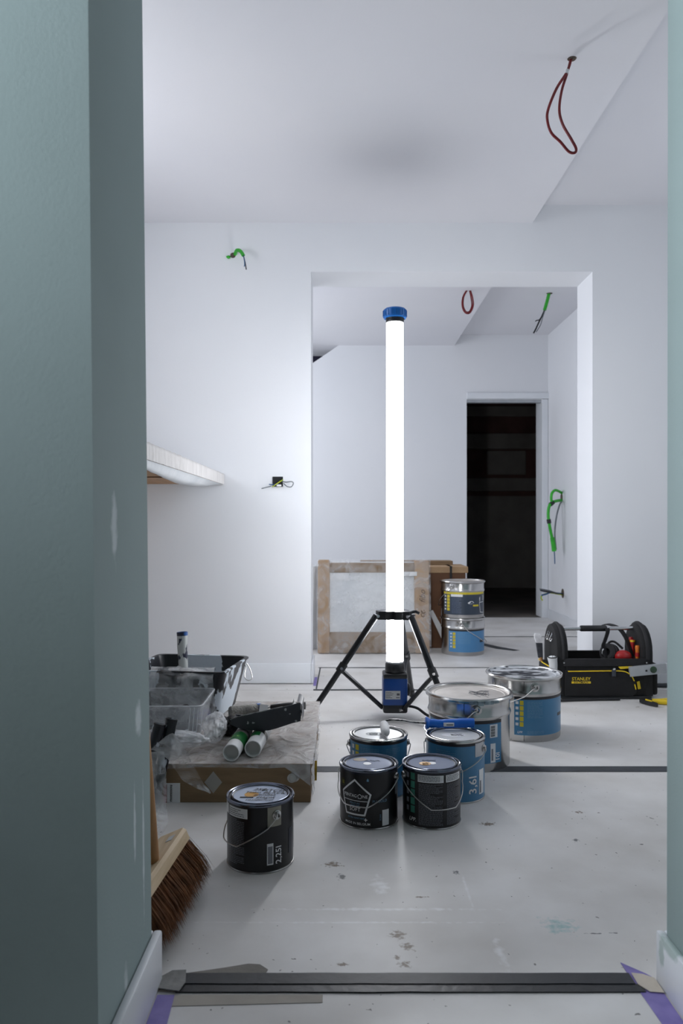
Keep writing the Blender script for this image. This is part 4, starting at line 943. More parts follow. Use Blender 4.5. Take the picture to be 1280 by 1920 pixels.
# ------------------------------------------------------------------ wrapped worktop on the left wall
wt = thing('worktop', 'wall-hung wooden worktop wrapped in white paper and film', 'worktop', (-.95, 2.7, .94))
obj('board', G().box(-1.4, -.556, 1.62, 3.648, .942, .986, .002), BOARD, wt, False)
obj('board_joint', G().box(-1.4, -.60, 3.05, 3.062, .938, .942), CARD2, wt, False)
def wrapf(u, v):
    y = 1.6 + 2.046 * u; n = (mnoise.noise(Vector((y * 34, v * 3, 0))) * .004 + abs(mnoise.noise(Vector((y * 80, v * 2, 4)))) * .003) * (1 if y < 2.75 else .25)
    if v < .5: t = v / .5; return Vector((-.554 + n + .001, y, .940 + (.990 - .940) * t))
    t = (v - .5) / .5; return Vector((-.554 - .5 * t, y, .990 + n))
obj('paper_wrap', G().grid(wrapf, 260, 10), PAPER, wt, True, 180)
def sag(u, v):
    y = 1.7 + 1.94 * u; wv = .03 + max(0, .17 * (y - 2.3) / 1.3) + .012 * mnoise.noise(Vector((y * 5, 0, 0)))
    dip = .034 * math.sin(PI * min(1, max(0, (y - 1.9) / 1.75))) ** .7
    x = -.556 - wv * v; z = .9400 - dip * math.sin(PI * min(1, .12 + .88 * v)) ** .8 * min(1, v * 6) + mnoise.noise(Vector((x * 18, y * 12, 0))) * .003 * min(1, v * 4)
    return Vector((x, y, min(z, .9405)))
obj('hanging_film', G().grid(sag, 60, 14), SHEETW, wt, True, 180)
for y in (1.9, 2.75, 3.5): obj('wall_bracket', G().box(-1.4, -1.05, y - .015, y + .015, .925, .942, .002).box(-1.4, -1.385, y - .015, y + .015, .75, .93), ALU, wt, False)

# ------------------------------------------------------------------ cables hanging from walls and ceilings
def cable(name, label, loc, parts, cat='cable', group='loose cables of the unfinished rooms'):
    t = thing(name, label, cat, loc, group)
    for nm, pts, r, m in parts: obj(nm, G().tube(catmull(pts, 6), r, 8), m, t)
    return t
yw = YM0
t = cable('wall_cable', 'green cable end sticking out of the wall beside the opening, high up', (-.54, yw, 2.0), [
    ('sheath', [(-.505, yw + .01, 2.025), (-.49, yw - .03, 2.034), (-.47, yw - .05, 2.024), (-.455, yw - .06, 2.0)], .0085, GREENC),
    ('core', [(-.456, yw - .06, 2.003), (-.449, yw - .062, 1.975), (-.445, yw - .062, 1.955), (-.442, yw - .06, 1.935)], .0026, BLKC),
    ('core', [(-.456, yw - .06, 2.003), (-.451, yw - .064, 1.98), (-.449, yw - .064, 1.96), (-.451, yw - .062, 1.948)], .0022, BLUEC)])
obj('wall_hole', G().lathe([(0, .002), (.012, .002), (.013, 0), (0, 0)], (-.512, yw, 2.022), 16, axis=(0, -1, 0)), HOLE, t)
obj('plaster_plug', G().blob((-.533, yw - .004, 2.012), .010, .006, .008, .4, 3, 2, 3), GREENC, t)
bxw = thing('socket_box', 'black wall socket box with loose wires beside the wrapped worktop', 'socket box', (-.30, yw, .955), 'loose cables of the unfinished rooms')
obj('back_box', G().box(-.325, -.276, yw - .004, yw - .0005, .93, .977, .001), BLACKP, bxw, False)
for nm, pts, m in (('yellow_wire', [(-.326, yw - .012, .928), (-.31, yw - .02, .938), (-.29, yw - .02, .952), (-.275, yw - .015, .962)], YGC), ('core', [(-.34, yw - .02, .940), (-.32, yw - .02, .938), (-.295, yw - .01, .94)], BLUEC),
                   ('core', [(-.285, yw - .01, .955), (-.26, yw - .03, .95), (-.235, yw - .035, .952), (-.225, yw - .03, .945), (-.235, yw - .03, .928), (-.255, yw - .03, .93), (-.272, yw - .02, .945)], GREYC),
                   ('core', [(-.33, yw - .01, .932), (-.355, yw - .02, .925), (-.375, yw - .02, .920)], GREYC)):
    obj(nm, G().tube(catmull(pts, 6), .0024, 6), m, bxw)
obj('connector', G().box(-.305, -.283, yw - .02, yw - .008, .931, .939, .002), PRINTW, bxw)
rc = thing('ceiling_cable', 'dark red cable loop hanging from the front room ceiling', 'cable', (.70, 2.36, HL), 'loose cables of the unfinished rooms')
def zz(py, d=2.36): return .76 + (980 - py) * d / 1450
loop = [(.702, 2.36, HL + .005), (.688, 2.36, HL - .04), (.655, 2.355, 2.083), (.629, 2.35, 2.02), (.625, 2.35, 1.985), (.637, 2.35, 1.945), (.665, 2.35, 1.917), (.690, 2.35, 1.888), (.708, 2.35, 1.884), (.713, 2.352, 1.898), (.698, 2.355, 1.93), (.675, 2.36, 1.975), (.665, 2.362, 2.02), (.673, 2.365, 2.08), (.690, 2.364, HL - .04), (.701, 2.36, HL + .005)]
obj('sheath', G().tube(catmull(loop, 6), .0042, 8), REDC, rc)
obj('cable_tie', G().tube([V(.6865, 2.36, HL - .046), V(.6885, 2.36, HL - .034)], .0062, 8), PRINTW, rc)
obj('ceiling_hole', G().lathe([(0, .003), (.011, .003), (.014, 0), (0, 0)], (.703, 2.36, HL), 16, axis=(0, 0, -1)), HOLE, rc)
rc = thing('ceiling_cable', 'small dark red cable loop hanging from the back room ceiling', 'cable', (.75, 4.72, HL), 'loose cables of the unfinished rooms')
obj('sheath', G().tube(catmull([(.765, 4.72, HL + .004), (.742, 4.72, 2.14), (.736, 4.72, 2.09), (.748, 4.72, 2.05), (.77, 4.72, 2.036), (.79, 4.72, 2.05), (.804, 4.72, 2.09), (.798, 4.72, 2.14), (.785, 4.72, HL + .004)], 6), .0045, 8), REDC, rc)
obj('sheath', G().tube(catmull([(.768, 4.725, HL + .004), (.747, 4.725, 2.14), (.743, 4.725, 2.09), (.755, 4.725, 2.056), (.77, 4.725, 2.046), (.785, 4.725, 2.056), (.796, 4.725, 2.09), (.79, 4.725, 2.14), (.782, 4.725, HL + .004)], 6), .004, 8), REDC, rc)
rc = cable('ceiling_cable', 'short green cable with stripped ends hanging from the back room ceiling', (1.355, 5.06, HR), [
    ('sheath', [(1.358, 5.06, HR + .004), (1.345, 5.06, 2.21), (1.328, 5.06, 2.15)], .011, GREENC),
    ('core', [(1.33, 5.06, 2.155), (1.31, 5.06, 2.11), (1.29, 5.06, 2.07), (1.272, 5.06, 2.03), (1.256, 5.06, 2.0)], .005, BLKC),
    ('core', [(1.33, 5.062, 2.155), (1.315, 5.065, 2.12), (1.296, 5.065, 2.09), (1.278, 5.065, 2.085), (1.27, 5.065, 2.078)], .0035, BLKC),
    ('core', [(1.332, 5.055, 2.155), (1.313, 5.05, 2.10), (1.298, 5.05, 2.05), (1.27, 5.05, 2.005)], .003, GREYC)])
obj('ceiling_hole', G().lathe([(0, .003), (.016, .003), (.02, 0), (0, 0)], (1.36, 5.06, HR), 16, axis=(0, 0, -1)), HOLE, rc)
XW = 1.65
t = cable('wall_cable', 'green taped cable loop hanging down the back room right wall', (XW, 5.75, .95), [
    ('sheath', [(XW + .01, 5.80, .975), (XW - .02, 5.77, .99), (XW - .07, 5.72, 1.0), (XW - .10, 5.70, .975), (XW - .105, 5.70, .935), (XW - .10, 5.70, .915)], .010, GREENC),
    ('sheath', [(XW + .01, 5.80, .93), (XW - .03, 5.76, .925), (XW - .07, 5.72, .918), (XW - .105, 5.70, .905), (XW - .125, 5.69, .87), (XW - .13, 5.69, .82), (XW - .125, 5.69, .77), (XW - .11, 5.70, .70), (XW - .09, 5.71, .62), (XW - .08, 5.715, .57)], .011, GREENC),
    ('sheath', [(XW - .095, 5.71, .65), (XW - .085, 5.715, .60), (XW - .078, 5.72, .55)], .017, GREENC),
    ('grey_cable', [(XW + .01, 5.80, .93), (XW - .015, 5.79, .90), (XW - .04, 5.775, .83), (XW - .058, 5.76, .75), (XW - .064, 5.755, .68), (XW - .062, 5.75, .62), (XW - .055, 5.75, .56)], .006, GREYC),
    ('core', [(XW - .078, 5.72, .56), (XW - .074, 5.72, .50), (XW - .073, 5.72, .455)], .004, BLUEC)])
obj('tape_band', G().tube([V(XW - .088, 5.708, .912), V(XW - .112, 5.697, .893)], .016, 10), BLACKP, t)
obj('tape_band', G().tube([V(XW - .127, 5.69, .785), V(XW - .122, 5.69, .755)], .016, 10), BLACKP, t)
obj('wall_hole', G().lathe([(0, .002), (.028, .002), (.03, 0), (0, 0)], (XW, 5.80, .95), 16, axis=(-1, 0, 0)), HOLE, t)
t = cable('wall_cable', 'bundle of stripped wires poking from a low hole beside the dark doorway', (XW, 5.76, .23), [
    ('core', [(XW + .01, 5.78, .222), (XW - .05, 5.72, .235), (XW - .11, 5.66, .25), (XW - .17, 5.62, .26), (XW - .21, 5.60, .27)], .006, BLKC),
    ('core', [(XW + .01, 5.78, .226), (XW - .06, 5.71, .240), (XW - .12, 5.66, .25), (XW - .16, 5.63, .24), (XW - .20, 5.60, .235)], .006, BLUEC),
    ('core', [(XW + .01, 5.78, .22), (XW - .05, 5.72, .232), (XW - .12, 5.67, .245), (XW - .18, 5.64, .235), (XW - .20, 5.62, .215), (XW - .19, 5.62, .195)], .005, YGC),
    ('core', [(XW + .01, 5.78, .23), (XW - .07, 5.70, .243), (XW - .13, 5.66, .262), (XW - .21, 5.62, .278)], .005, GREYC)])
obj('wall_hole', G().lathe([(0, .002), (.034, .002), (.036, 0), (0, 0)], (XW, 5.77, .232), 16, axis=(-1, 0, 0)), HOLE, t)

# ------------------------------------------------------------------ packages in the back room
pk = thing('wrapped_panel', 'white panel with brown cardboard edges, wrapped in film, standing by the back boxes', 'package', (.18, 4.5, 0))
tilt = (rad(-5), 0, 0); pv = (.18, 4.48, 0)
def pbx(name, b, m, par, bev=.004): return obj(name, G().box(*b, bev=bev, rot=tilt, pivot=pv), m, par, True)
pbx('panel', (-.115, .49, 4.49, 4.55, .01, .535), SHEETW, pk)
pbx('edge_strip', (-.138, -.062, 4.478, 4.562, .002, .548, .01), CARD3, pk) if False else None
for b in ((-.138, -.068, 4.476, 4.562, .002, .546), (.425, .512, 4.476, 4.562, .002, .542)): pbx('edge_strip', b, CARD3, pk, .010)
for b in ((-.07, .427, 4.480, 4.560, .47, .528), (-.07, .427, 4.480, 4.560, .004, .125)): pbx('edge_strip', b, CARD, pk, .006)
pbx('white_label', (-.068, .045, 4.4865, 4.49, .425, .468), PRINTW, pk, .0005)
pbx('white_label', (.26, .44, 4.472, 4.476, .45, .475), PRINTW, pk, .0005)
Rm = Euler(tilt).to_matrix()
def filmp(u, v):
    x = -.145 + .665 * u; z = .004 + .544 * v
    p = Vector((x, 4.4745 - abs(mnoise.noise(Vector((x * 9, z * 9, 2)))) * .006 - abs(mnoise.noise(Vector((x * 30, z * 20, 5)))) * .003, z))
    return Rm @ (p - Vector(pv)) + Vector(pv)
obj('film_wrap', G().grid(filmp, 70, 60), film_mat('panel_film', .2, (.85, .86, .88), .15, .18), pk, True, 180)
g = G(); add_text(g, 'fibo', .05, lambda u, v: Rm @ (Vector((.472 + u, 4.4725, .33 + v)) - Vector(pv)) + Vector(pv), 90, shear=.4); add_text(g, 'cg.', .045, lambda u, v: Rm @ (Vector((.468 + u, 4.4725, .23 + v)) - Vector(pv)) + Vector(pv), 90, shear=.4)
obj('handwriting', g, mat('brown_marker', srgb(110, 88, 70), srgb(100, 80, 64), 20, .6), pk, False)
tag(obj('wrapped_panel', G().box(-.42, -.09, 4.64, 4.675, 0, .50, .006), SHEETW, None, True, origin=(-.25, 4.62, 0)), 'white wrapped panel standing behind the cardboard-edged panel', 'package')
cb_ = thing('cardboard_carton', 'tall brown strapped carton standing behind the stacked pails', 'box', (.45, 4.8, 0))
obj('carton', G().box(.12, .752, 4.685, 4.96, 0, .455, .003), CARD2, cb_, False)
obj('carton_top', G().box(.115, .766, 4.68, 4.965, .455, .494, .003), CARD3, cb_, False)
obj('carton_flap', G().box(.12, .70, 4.86, 4.965, .494, .520, .003), CARD, cb_, False)
obj('strap', G().box(.655, .668, 4.677, 4.967, .0, .4965).box(.655, .668, 4.655, 4.967, .4945, .4965), BLACKP, cb_, False)
tag(obj('plastic_strip', G().prism([(.525, 4.645, .225), (.548, 4.645, .235), (.665, 4.645, .02), (.665, 4.645, 0), (.63, 4.645, 0)], (0, .006, 0)), PRINTW, None, False, origin=(.6, 4.648, 0)), 'white plastic strip leaning between the brown carton and stacked pails', 'strip')

# ------------------------------------------------------------------ tool bag
tb = thing('tool_bag', 'black open tool bag with yellow piping and a chrome carry bar', 'tool bag', (1.14, 3.44, 0))
bz0 = .012
g = G(); X0, X1, Y0, Y1 = .955, 1.325, 3.335, 3.555
def rb(x0, x1, y0, y1, z, r=.02): return [Vector(((x0 + x1) / 2 + px, (y0 + y1) / 2 + py, z)) for px, py in rrect(x1 - x0, y1 - y0, r)]
g.loops([rb(X0 + .01, X1 - .01, Y0 + .01, Y1 - .01, .004), rb(X0, X1, Y0, Y1, .016), rb(X0, X1, Y0 - .004, Y1, .09), rb(X0 + .004, X1 - .004, Y0, Y1, .168), rb(X0 + .008, X1 - .008, Y0 + .004, Y1 - .004, .172), rb(X0 + .014, X1 - .014, Y0 + .012, Y1 - .012, .168), rb(X0 + .02, X1 - .02, Y0 + .018, Y1 - .018, .03)])
obj('bag_body', g, FABRIC, tb)
obj('base', G().box(.945, 1.335, 3.325, 3.56, 0, .014, .005), BLACKP, tb)
obj('top_band', G().loops([rb(X0 - .004, X1 + .004, Y0 - .006, Y1 + .004, .142), rb(X0 - .004, X1 + .004, Y0 - .006, Y1 + .004, .173), rb(X0 + .012, X1 - .012, Y0 + .008, Y1 - .012, .173)], False, False), PADDED, tb)
def arch(xs, y0, y1, zt):
    """padded end panel, rounded on top; xs lists (x, inset)"""
    rings = []
    for x, ins in xs:
        ya, yb = y0 + ins, y1 - ins; cy = (ya + yb) / 2; hw = (yb - ya) / 2; top = zt - ins; zs2 = top - hw * 1.05; pts = [Vector((x, ya - .004, .012)), Vector((x, yb, .012))]
        pts += [Vector((x, cy + (hw * (1 - .18 * (1 - k2 / 4)) if False else hw) , .012 + (zs2 - .012) * k2 / 4)) for k2 in range(1, 4)]
        for k2 in range(13):
            a = PI * k2 / 12; pts.append(Vector((x, cy + hw * math.cos(a), zs2 + hw * 1.05 * math.sin(a))))
        pts += [Vector((x, ya, .012 + (zs2 - .012) * k2 / 4)) for k2 in (3, 2, 1)]
        rings.append(pts)
    return G().loops(rings)
pl_ = obj('end_panel', arch([(.928, .014), (.932, .004), (.945, 0), (.968, 0), (.978, .006), (.980, .016)], 3.335, 3.555, .312), FABRIC, tb)
pr_ = obj('end_panel', arch([(1.296, .016), (1.299, .006), (1.308, 0), (1.332, 0), (1.343, .004), (1.347, .014)], 3.335, 3.555, .312), FABRIC, tb)
def arch_path(x, y0, y1, zt, off=0):
    cy = (y0 + y1) / 2; hw = (y1 - y0) / 2 + off; zs2 = zt - (y1 - y0) / 2 * 1.05
    return [Vector((x, cy - hw, .17))] + [Vector((x, cy - hw * math.cos(PI * k / 14), zs2 + hw * 1.05 * math.sin(PI * k / 14))) for k in range(15)] + [Vector((x, cy + hw, .17))]
obj('edge_piping', G().tube(arch_path(.957, 3.335, 3.555, .312, .001), .007, 8), PADDED, pl_); obj('edge_piping', G().tube(arch_path(1.320, 3.335, 3.555, .312, .001), .009, 8), PADDED, pr_)
obj('carry_bar', G().tube([(.965, 3.445, .288), (1.31, 3.445, .290)], .0085, 16), CHROME, tb)
gr = obj('grip', G().tube([(1.062, 3.445, .289), (1.066, 3.445, .289), (1.176, 3.445, .2895), (1.18, 3.445, .2895)], [.011, .0135, .0135, .011], 16), BLACKP, tb)
def strap(pts, w, m, nm, wd=(0, 1, 0)):
    P = catmull(pts, 6); n = len(P) - 1; g = G(); d = Vector(wd) * w / 2; L = []
    for i in range(n + 1):
        t = (P[min(i + 1, n)] - P[max(i - 1, 0)]).normalized(); nn = t.cross(Vector(wd)).normalized() * .0018
        L.append([g.bm.verts.new(q) for q in (P[i] - d + nn, P[i] + d + nn, P[i] + d - nn, P[i] - d - nn)])
    for a, b in zip(L[:-1], L[1:]):
        for k in range(4): g.bm.faces.new([a[k], a[(k + 1) % 4], b[(k + 1) % 4], b[k]])
    g.bm.faces.new(L[0][::-1]); g.bm.faces.new(L[-1]); return obj(nm, g, m, tb)
strap([(1.178, 3.43, .292), (1.178, 3.425, .275), (1.165, 3.42, .24), (1.155, 3.415, .215), (1.162, 3.41, .19), (1.166, 3.40, .165)], .024, PADDED, 'shoulder_strap', (.85, .5, .1))
strap([(1.185, 3.50, .298), (1.205, 3.48, .302), (1.235, 3.45, .290), (1.255, 3.42, .255), (1.265, 3.40, .21), (1.27, 3.38, .17)], .026, PADDED, 'shoulder_strap', (.8, .55, .1))
obj('strap_hook', G().tube(catmull([(1.152, 3.40, .205), (1.145, 3.40, .195), (1.145, 3.40, .180), (1.152, 3.40, .172)], 5), .003, 6), CHROME, tb)
# front pocket and piping
pp = [(.962, .016), (1.250, .016), (1.268, .03), (1.263, .075), (1.247, .105), (1.222, .122), (1.19, .1265), (.962, .1245)]
fp = obj('front_pocket', G().prism([(x, 3.3335, z) for x, z in pp], (0, -.013, 0)), FABRIC, tb, False)
obj('yellow_piping', G().tube(catmull([(.972, 3.319, .1215), (1.05, 3.319, .1225), (1.13, 3.319, .1235), (1.19, 3.319, .1235), (1.22, 3.319, .119), (1.243, 3.319, .104), (1.256, 3.319, .08)], 6), .0024, 6), YEL, fp)
obj('yellow_piping', G().tube([(1.258, 3.319, .066), (1.263, 3.319, .045)], .0024, 6), YEL, fp)
obj('yellow_tab', G().prism([(1.270, 3.331, .075), (1.282, 3.331, .078), (1.288, 3.331, .045), (1.275, 3.331, .043)], (0, -.003, 0)), YEL, tb, False)
obj('yellow_tab', G().prism([(1.19, 3.329, .140), (1.25, 3.329, .143), (1.25, 3.329, .135), (1.20, 3.329, .130)], (0, -.003, 0)), YEL, tb, False)
obj('zipper_pull', G().box(1.158, 1.176, 3.312, 3.317, .100, .132, .003), mat('slate_rubber', srgb(62, 68, 78), srgb(52, 58, 68), 20, .5), fp)
obj('zipper_clip', G().box(1.161, 1.173, 3.310, 3.316, .128, .138, .003), CHROME, fp)
g = G(); add_text(g, 'STANLEY', .0195, lambda u, v: Vector((1.0285 + u, 3.3198, .0885 + v)), bold=.012, spacing=1.0); obj('lettering', g, YEL, fp, False)
nb = obj('name_bar', G().box(.9875, 1.0695, 3.3192, 3.3205, .0695, .0785), YEL, fp, False)
g = G(); add_text(g, 'FATMAX', .0125, lambda u, v: Vector((1.0285 + u * 1.25, 3.3188, .0738 + v)), bold=.008); obj('bar_lettering', g, PRINTK, fp, False)
for x in (.957, 1.312): obj('rivet', G().lathe([(0, .003), (.003, .0025), (.004, 0), (0, 0)], (x, 3.329, .157), 12, axis=(0, -1, 0)), CHROME, tb)
# left side pocket
sp = obj('side_pocket', G().box(.898, .932, 3.345, 3.53, .012, .138, .012), FABRIC, tb)
obj('yellow_piping', G().tube([(.897, 3.52, .139), (.896, 3.44, .137), (.899, 3.346, .138), (.93, 3.338, .137)], .0026, 6), YEL, sp)
g = G()
for y in (3.40, 3.435, 3.46): g.tube(catmull([(.926, y, .275), (.918, y - .01, .262), (.914, y - .004, .245), (.92, y + .008, .235), (.927, y + .004, .25)], 4), .0022, 6)
obj('key_clip', g, CHROME, tb)
obj('side_pocket', G().box(1.346, 1.372, 3.35, 3.54, .012, .15, .010), FABRIC, tb)
obj('strap_ring', G().tube(catmull([(1.347, 3.44, .185), (1.362, 3.44, .19), (1.366, 3.44, .178), (1.35, 3.44, .172)], 4), .003, 6), BLACKP, tb)
# contents and things beside the bag
pbz = thing('paint_brush', 'flat paint brush with white tip standing in the bag side pocket', 'brush', (.885, 3.47, .15))
g = G(); g.loops([[V(.892 - .002 * k, 3.47 + .0 * k, .155 + k * .022) + Vector((hx * (1 + .5 * k / 4), hy * (1 + .3 * k / 4), 0)) for hx, hy in ((.010, -.006), (.010, .006), (-.010, .006), (-.010, -.006))] for k in range(4)])
obj('bristle_base', g, mat('dark_bristle', srgb(60, 62, 70), srgb(40, 42, 48), 60, .7, bump=.6), pbz, True, 60)
g = G(); g.loops([[V(.886 - .003 * k, 3.47, .222 + k * .014) + Vector((hx * s2, hy * s2, 0)) for hx, hy in ((.014, -.008), (.014, .008), (-.014, .008), (-.014, -.008))] for k, s2 in ((0, 1), (1, 1.1), (2, 1.1), (3, .7))])
obj('bristle_tip', g, mat('pale_bristle', (.7, .7, .72), (.5, .5, .53), 60, .8, bump=.6), pbz, True, 60)
obj('handle', G().tube([(.893, 3.47, .157), (.897, 3.47, .14)], .008, 10), WOODH, pbz)
wr = thing('rolled_cloth', 'rolled white cloth with black edge tucked into the bag side pocket', 'cloth', (.918, 3.36, .139))
obj('cloth_roll', G().tube(catmull([(.914, 3.338, .128), (.913, 3.337, .15), (.910, 3.337, .170), (.909, 3.336, .180)], 4), [.017, .017, .0175, .018, .018, .0185, .019, .0195, .02, .021, .021, .0215, .021], 18, cap=False), mat('white_cloth', (.7, .71, .72), (.55, .56, .58), 14, .8, bump=.6, bscale=40), wr)
obj('cloth_end', G().lathe([(.021, -.001), (.0225, .001), (.0205, .002), (.0185, -.004), (0, -.010)], (.909, 3.336, .181), 18, axis=(-.02, -.05, 1)), BLACKP, wr)
obj('cloth_fold', G().blob((.909, 3.336, .180), .014, .013, .006, .5, 3, 3, 8), PRINTW, wr)
em = thing('ear_defenders', 'black and red ear defenders lying inside the tool bag', 'ear defenders', (1.2, 3.42, .15))
obj('ear_cushion', G().lathe([(.018, -.010), (.034, -.012), (.040, -.004), (.040, .006), (.032, .012), (.018, .012)], (1.178, 3.42, .186), 24, axis=(-.7, -.5, .25)), PADDED, em)
obj('ear_cup', G().lathe([(.038, 0), (.040, .006), (.036, .022), (.022, .032), (0, .034)], (1.19, 3.43, .184), 24, axis=(.6, .3, -.05)), BLACKP, em)
obj('ear_cup', G().blob((1.232, 3.385, .176), .036, .028, .026, .05, 2, 3, 1), RED, em)
obj('headband', G().tube(catmull([(1.185, 3.45, .20), (1.20, 3.47, .222), (1.225, 3.47, .225), (1.25, 3.44, .20)], 5), .005, 8), BLACKP, em)
for i, (x, y, z0, z1, m, lab) in enumerate(((1.283, 3.41, .17, .245, RED, 'red tool handle with yellow collar against the bag end panel'), (1.289, 3.37, .165, .225, ORNG, 'orange and red tool handle standing at the front of the tool bag'), (1.292, 3.45, .17, .25, RED, 'plain red tool handle deep inside the tool bag end'))):
    s_ = thing('screwdriver', lab, 'screwdriver', (x, y, z0), 'hand tools in the bag')
    obj('handle', G().lathe([(0, z0 - .05), (.006, z0 - .05), (.0065, z0), (.009, z0 + .01), (.0085, z1 - .02), (.0105, z1 - .008), (.008, z1), (0, z1)], (x, y, 0), 14), m, s_)
    if i == 0: obj('collar', G().lathe([(.0108, z1 - .01), (.0112, z1 - .008), (.0108, z1 - .002)], (x, y, 0), 14), YEL, s_)
    if i == 1: obj('grip_inset', G().lathe([(.0095, z0 + .012), (.0098, z0 + .014), (.0093, z1 - .03)], (x, y, 0), 14), RED, s_)
lv = thing('spirit_level', 'grey spirit level with green vial pushed through the tool bag pocket', 'spirit level', (1.32, 3.326, .125))
rt = (0, rad(-6), 0); pvv = (1.30, 3.32, .127)
obj('beam', G().box(1.235, 1.392, 3.311, 3.3275, .106, .148, .001, rot=rt, pivot=pvv), ALU, lv, False)
obj('vial', G().lathe([(0, .003), (.012, .003), (.0145, .0015), (.0145, 0), (0, 0)], (1.335, 3.311, .1305), 24, axis=(0, -1, 0)), VIAL, lv)
obj('screw', G().lathe([(0, .002), (.004, .002), (.0045, 0), (0, 0)], (1.305, 3.311, .126), 14, axis=(0, -1, 0)), BLACKP, lv)
pz = thing('pliers', 'yellow and black pliers lying on the floor at the bag corner', 'pliers', (1.30, 3.2, 0))
obj('jaw', G().loops([[V(1.262 + .012 * k, 3.262 - .028 * k, z) + V(w * .8, w * .5, 0) * s2 for s2, z in ((-1, .003), (1, .003), (1, .018), (-1, .018))] for k, w in ((0, .010), (1, .013), (2, .010), (3, .004))]), BLACKP, pz, True)
obj('pivot', G().lathe([(0, .024), (.010, .024), (.014, .021), (.015, 0), (0, 0)], (1.288, 3.245, 0), 16), BLACKP, pz)
obj('jaw_inset', G().tube([(1.272, 3.236, .0195), (1.286, 3.205, .0195)], .003, 6), YEL, pz)
obj('grip', G().tube(catmull([(1.296, 3.243, .0105), (1.33, 3.232, .0105), (1.37, 3.218, .0105), (1.41, 3.20, .0105)], 4), .010, 10), YEL, pz)
obj('grip', G().tube(catmull([(1.294, 3.25, .0105), (1.33, 3.25, .0105), (1.37, 3.262, .0105), (1.41, 3.268, .0105)], 4), .010, 10), YEL, pz)
tag(obj('floor_cable', G().tube(catmull([(1.36, 3.585, .009), (1.42, 3.57, .009), (1.50, 3.56, .009), (1.65, 3.50, .009), (1.9, 3.3, .009)], 6), .0085, 8), TAPE2, None, origin=(1.5, 3.55, 0)), 'dark cable on the floor running from behind the tool bag', 'cable')

# ------------------------------------------------------------------ tapes on the floor
def tape(name, label, pts, m, z=.0006, th=.0008, cat='tape', group='tape strips on the floor'):
    o = obj(name, G().prism([(x, y, z) for x, y in pts], (0, 0, th)), m, None, False, origin=(pts[0][0], pts[0][1], 0))
    return tag(o, label, cat, group)
def wavy(x0, x1, y0, w, n=24, seed=0, amp=.004):
    a = [(x0 + (x1 - x0) * k / n, y0 - w / 2 + amp * mnoise.noise(Vector((k * .37, seed, 0)))) for k in range(n + 1)]
    b = [(x0 + (x1 - x0) * k / n, y0 + w / 2 + amp * mnoise.noise(Vector((k * .37, seed, 7)))) for k in range(n + 1)]
    return a + b[::-1]
tape('seam_tape', 'dark tape line across the floor in front of the silver pails', wavy(-.084, 1.9, 2.383, .052, seed=1, amp=.002), TAPE2)
tape('seam_tape', 'dark tape line on the floor under the wide opening, along the tripod', wavy(-.128, 1.16, 3.512, .024, seed=2), TAPE2)
tape('seam_tape', 'thin dark tape line across the back room floor before the wrapped panel', wavy(-.12, 1.6, 4.05, .018, seed=3, amp=.012), TAPE2)
tape('seam_tape', 'short dark tape line along the floor sheet edge at the wall corner', [(-.118, 3.53), (-.112, 3.53), (-.108, 4.04), (-.114, 4.04)], TAPE2)
tape('seam_tape', 'faint dark tape line across the floor before the dark doorway', wavy(.2, 1.62, 5.15, .022, seed=4), TAPE2)
tape('tape_scrap', 'twisted dark tape scrap on the floor beside the stacked pails', [(.84, 4.86), (.88, 4.90), (.96, 4.74), (1.06, 4.60), (1.02, 4.58), (.93, 4.66)], TAPE2)
th = thing('threshold_strip', 'dark rubber strip taped across the doorway floor', 'floor strip', (.1, 1.27, 0))
obj('rear_band', G().prism([(x, y, .0005) for x, y in wavy(-.268, .482, 1.284, .030, 30, 5, .0012)], (0, 0, .0035)), TAPE, th, False)
obj('front_band', G().prism([(x, y, .0005) for x, y in wavy(-.268, .492, 1.2595, .021, 30, 6, .0012)], (0, 0, .0022)), mat('dark_tape_front', srgb(24, 28, 33), srgb(17, 20, 24), 12, .45, bump=.3), th, False)
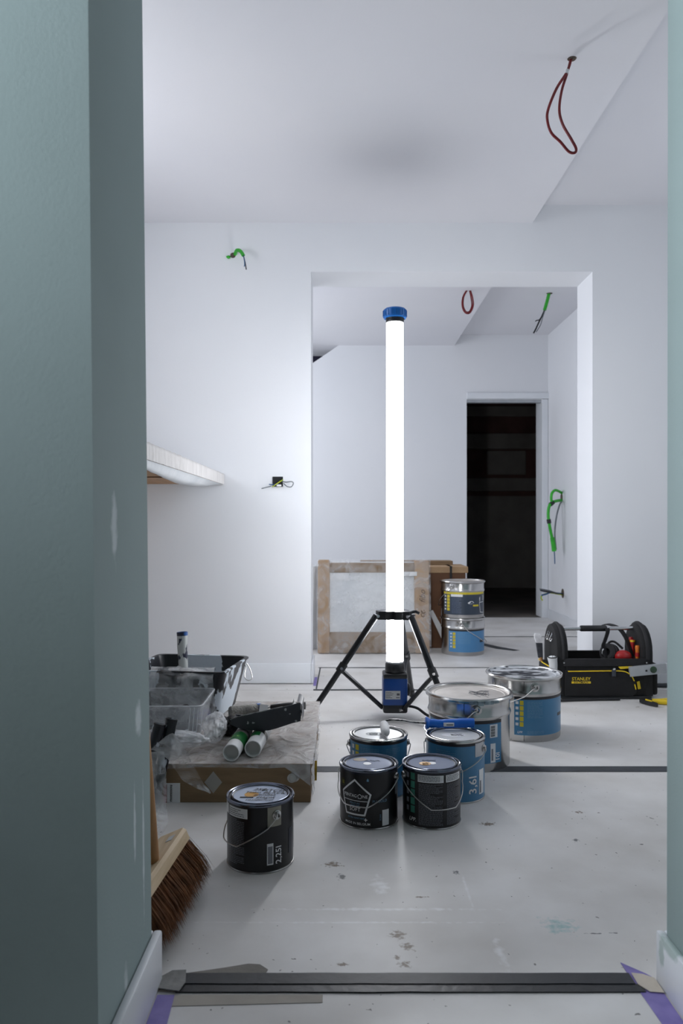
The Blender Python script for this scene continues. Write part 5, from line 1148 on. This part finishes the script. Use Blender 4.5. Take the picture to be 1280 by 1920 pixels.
o = tape('torn_tape', 'torn grey tape scrap stuck over the end of the rubber strip', [(-.302, 1.255), (-.262, 1.246), (-.256, 1.27), (-.262, 1.305), (-.285, 1.303), (-.300, 1.285)], DUCT, .0045, .0015, 'tape', 'tape scraps at the doorway')
o = tape('torn_tape', 'long torn grey paper flap lying behind the rubber strip', [(-.262, 1.302), (-.20, 1.318), (-.16, 1.330), (-.14, 1.328), (-.125, 1.313), (-.128, 1.300)], mat('grey_paper', srgb(128, 124, 118), srgb(112, 108, 102), 14, .7, bump=.4), .0008, .001, 'tape', 'tape scraps at the doorway')
tape('masking_tape', 'cream masking tape beside the doorway baseboard under the grey scrap', [(-.297, 1.252), (-.27, 1.252), (-.27, 1.292), (-.297, 1.292)], MASK, .0008, .0008, 'tape', 'tape scraps at the doorway')
tape('masking_tape', 'pale masking tape strip along the near side of the rubber strip', [(-.28, 1.214), (-.03, 1.224), (-.03, 1.244), (-.27, 1.244)], mat('dusty_tape', srgb(172, 166, 156), srgb(160, 154, 146), 16, .7), .0004, .0005, 'tape', 'tape scraps at the doorway')
tape('purple_tape', 'purple masking tape strip along the skirting below the torn grey scrap', [(-.296, .985), (-.262, .985), (-.263, 1.15), (-.268, 1.243), (-.296, 1.243)], PURPLE, .0006, .0006, 'tape', 'tape scraps at the doorway')
tape('purple_tape', 'purple masking tape strip along the right skirting, folded over into a point', [(.52, .985), (.486, .985), (.486, 1.15), (.482, 1.262), (.481, 1.335), (.512, 1.302), (.52, 1.29)], PURPLE, .0006, .0006, 'tape', 'tape scraps at the doorway')
tape('masking_tape', 'beige masking tape flap crossing the purple strip by the skirting', [(.520, 1.245), (.498, 1.248), (.486, 1.268), (.487, 1.300), (.505, 1.296), (.520, 1.285)], MASK, .0028, .001, 'tape', 'tape scraps at the doorway')
tape('purple_tape', 'purple masking tape end at the foot of the middle wall corner', [(-.132, 3.60), (-.118, 3.60), (-.118, 3.80), (-.132, 3.80)], PURPLE, .0006, .0006, 'tape', 'tape scraps at the doorway')
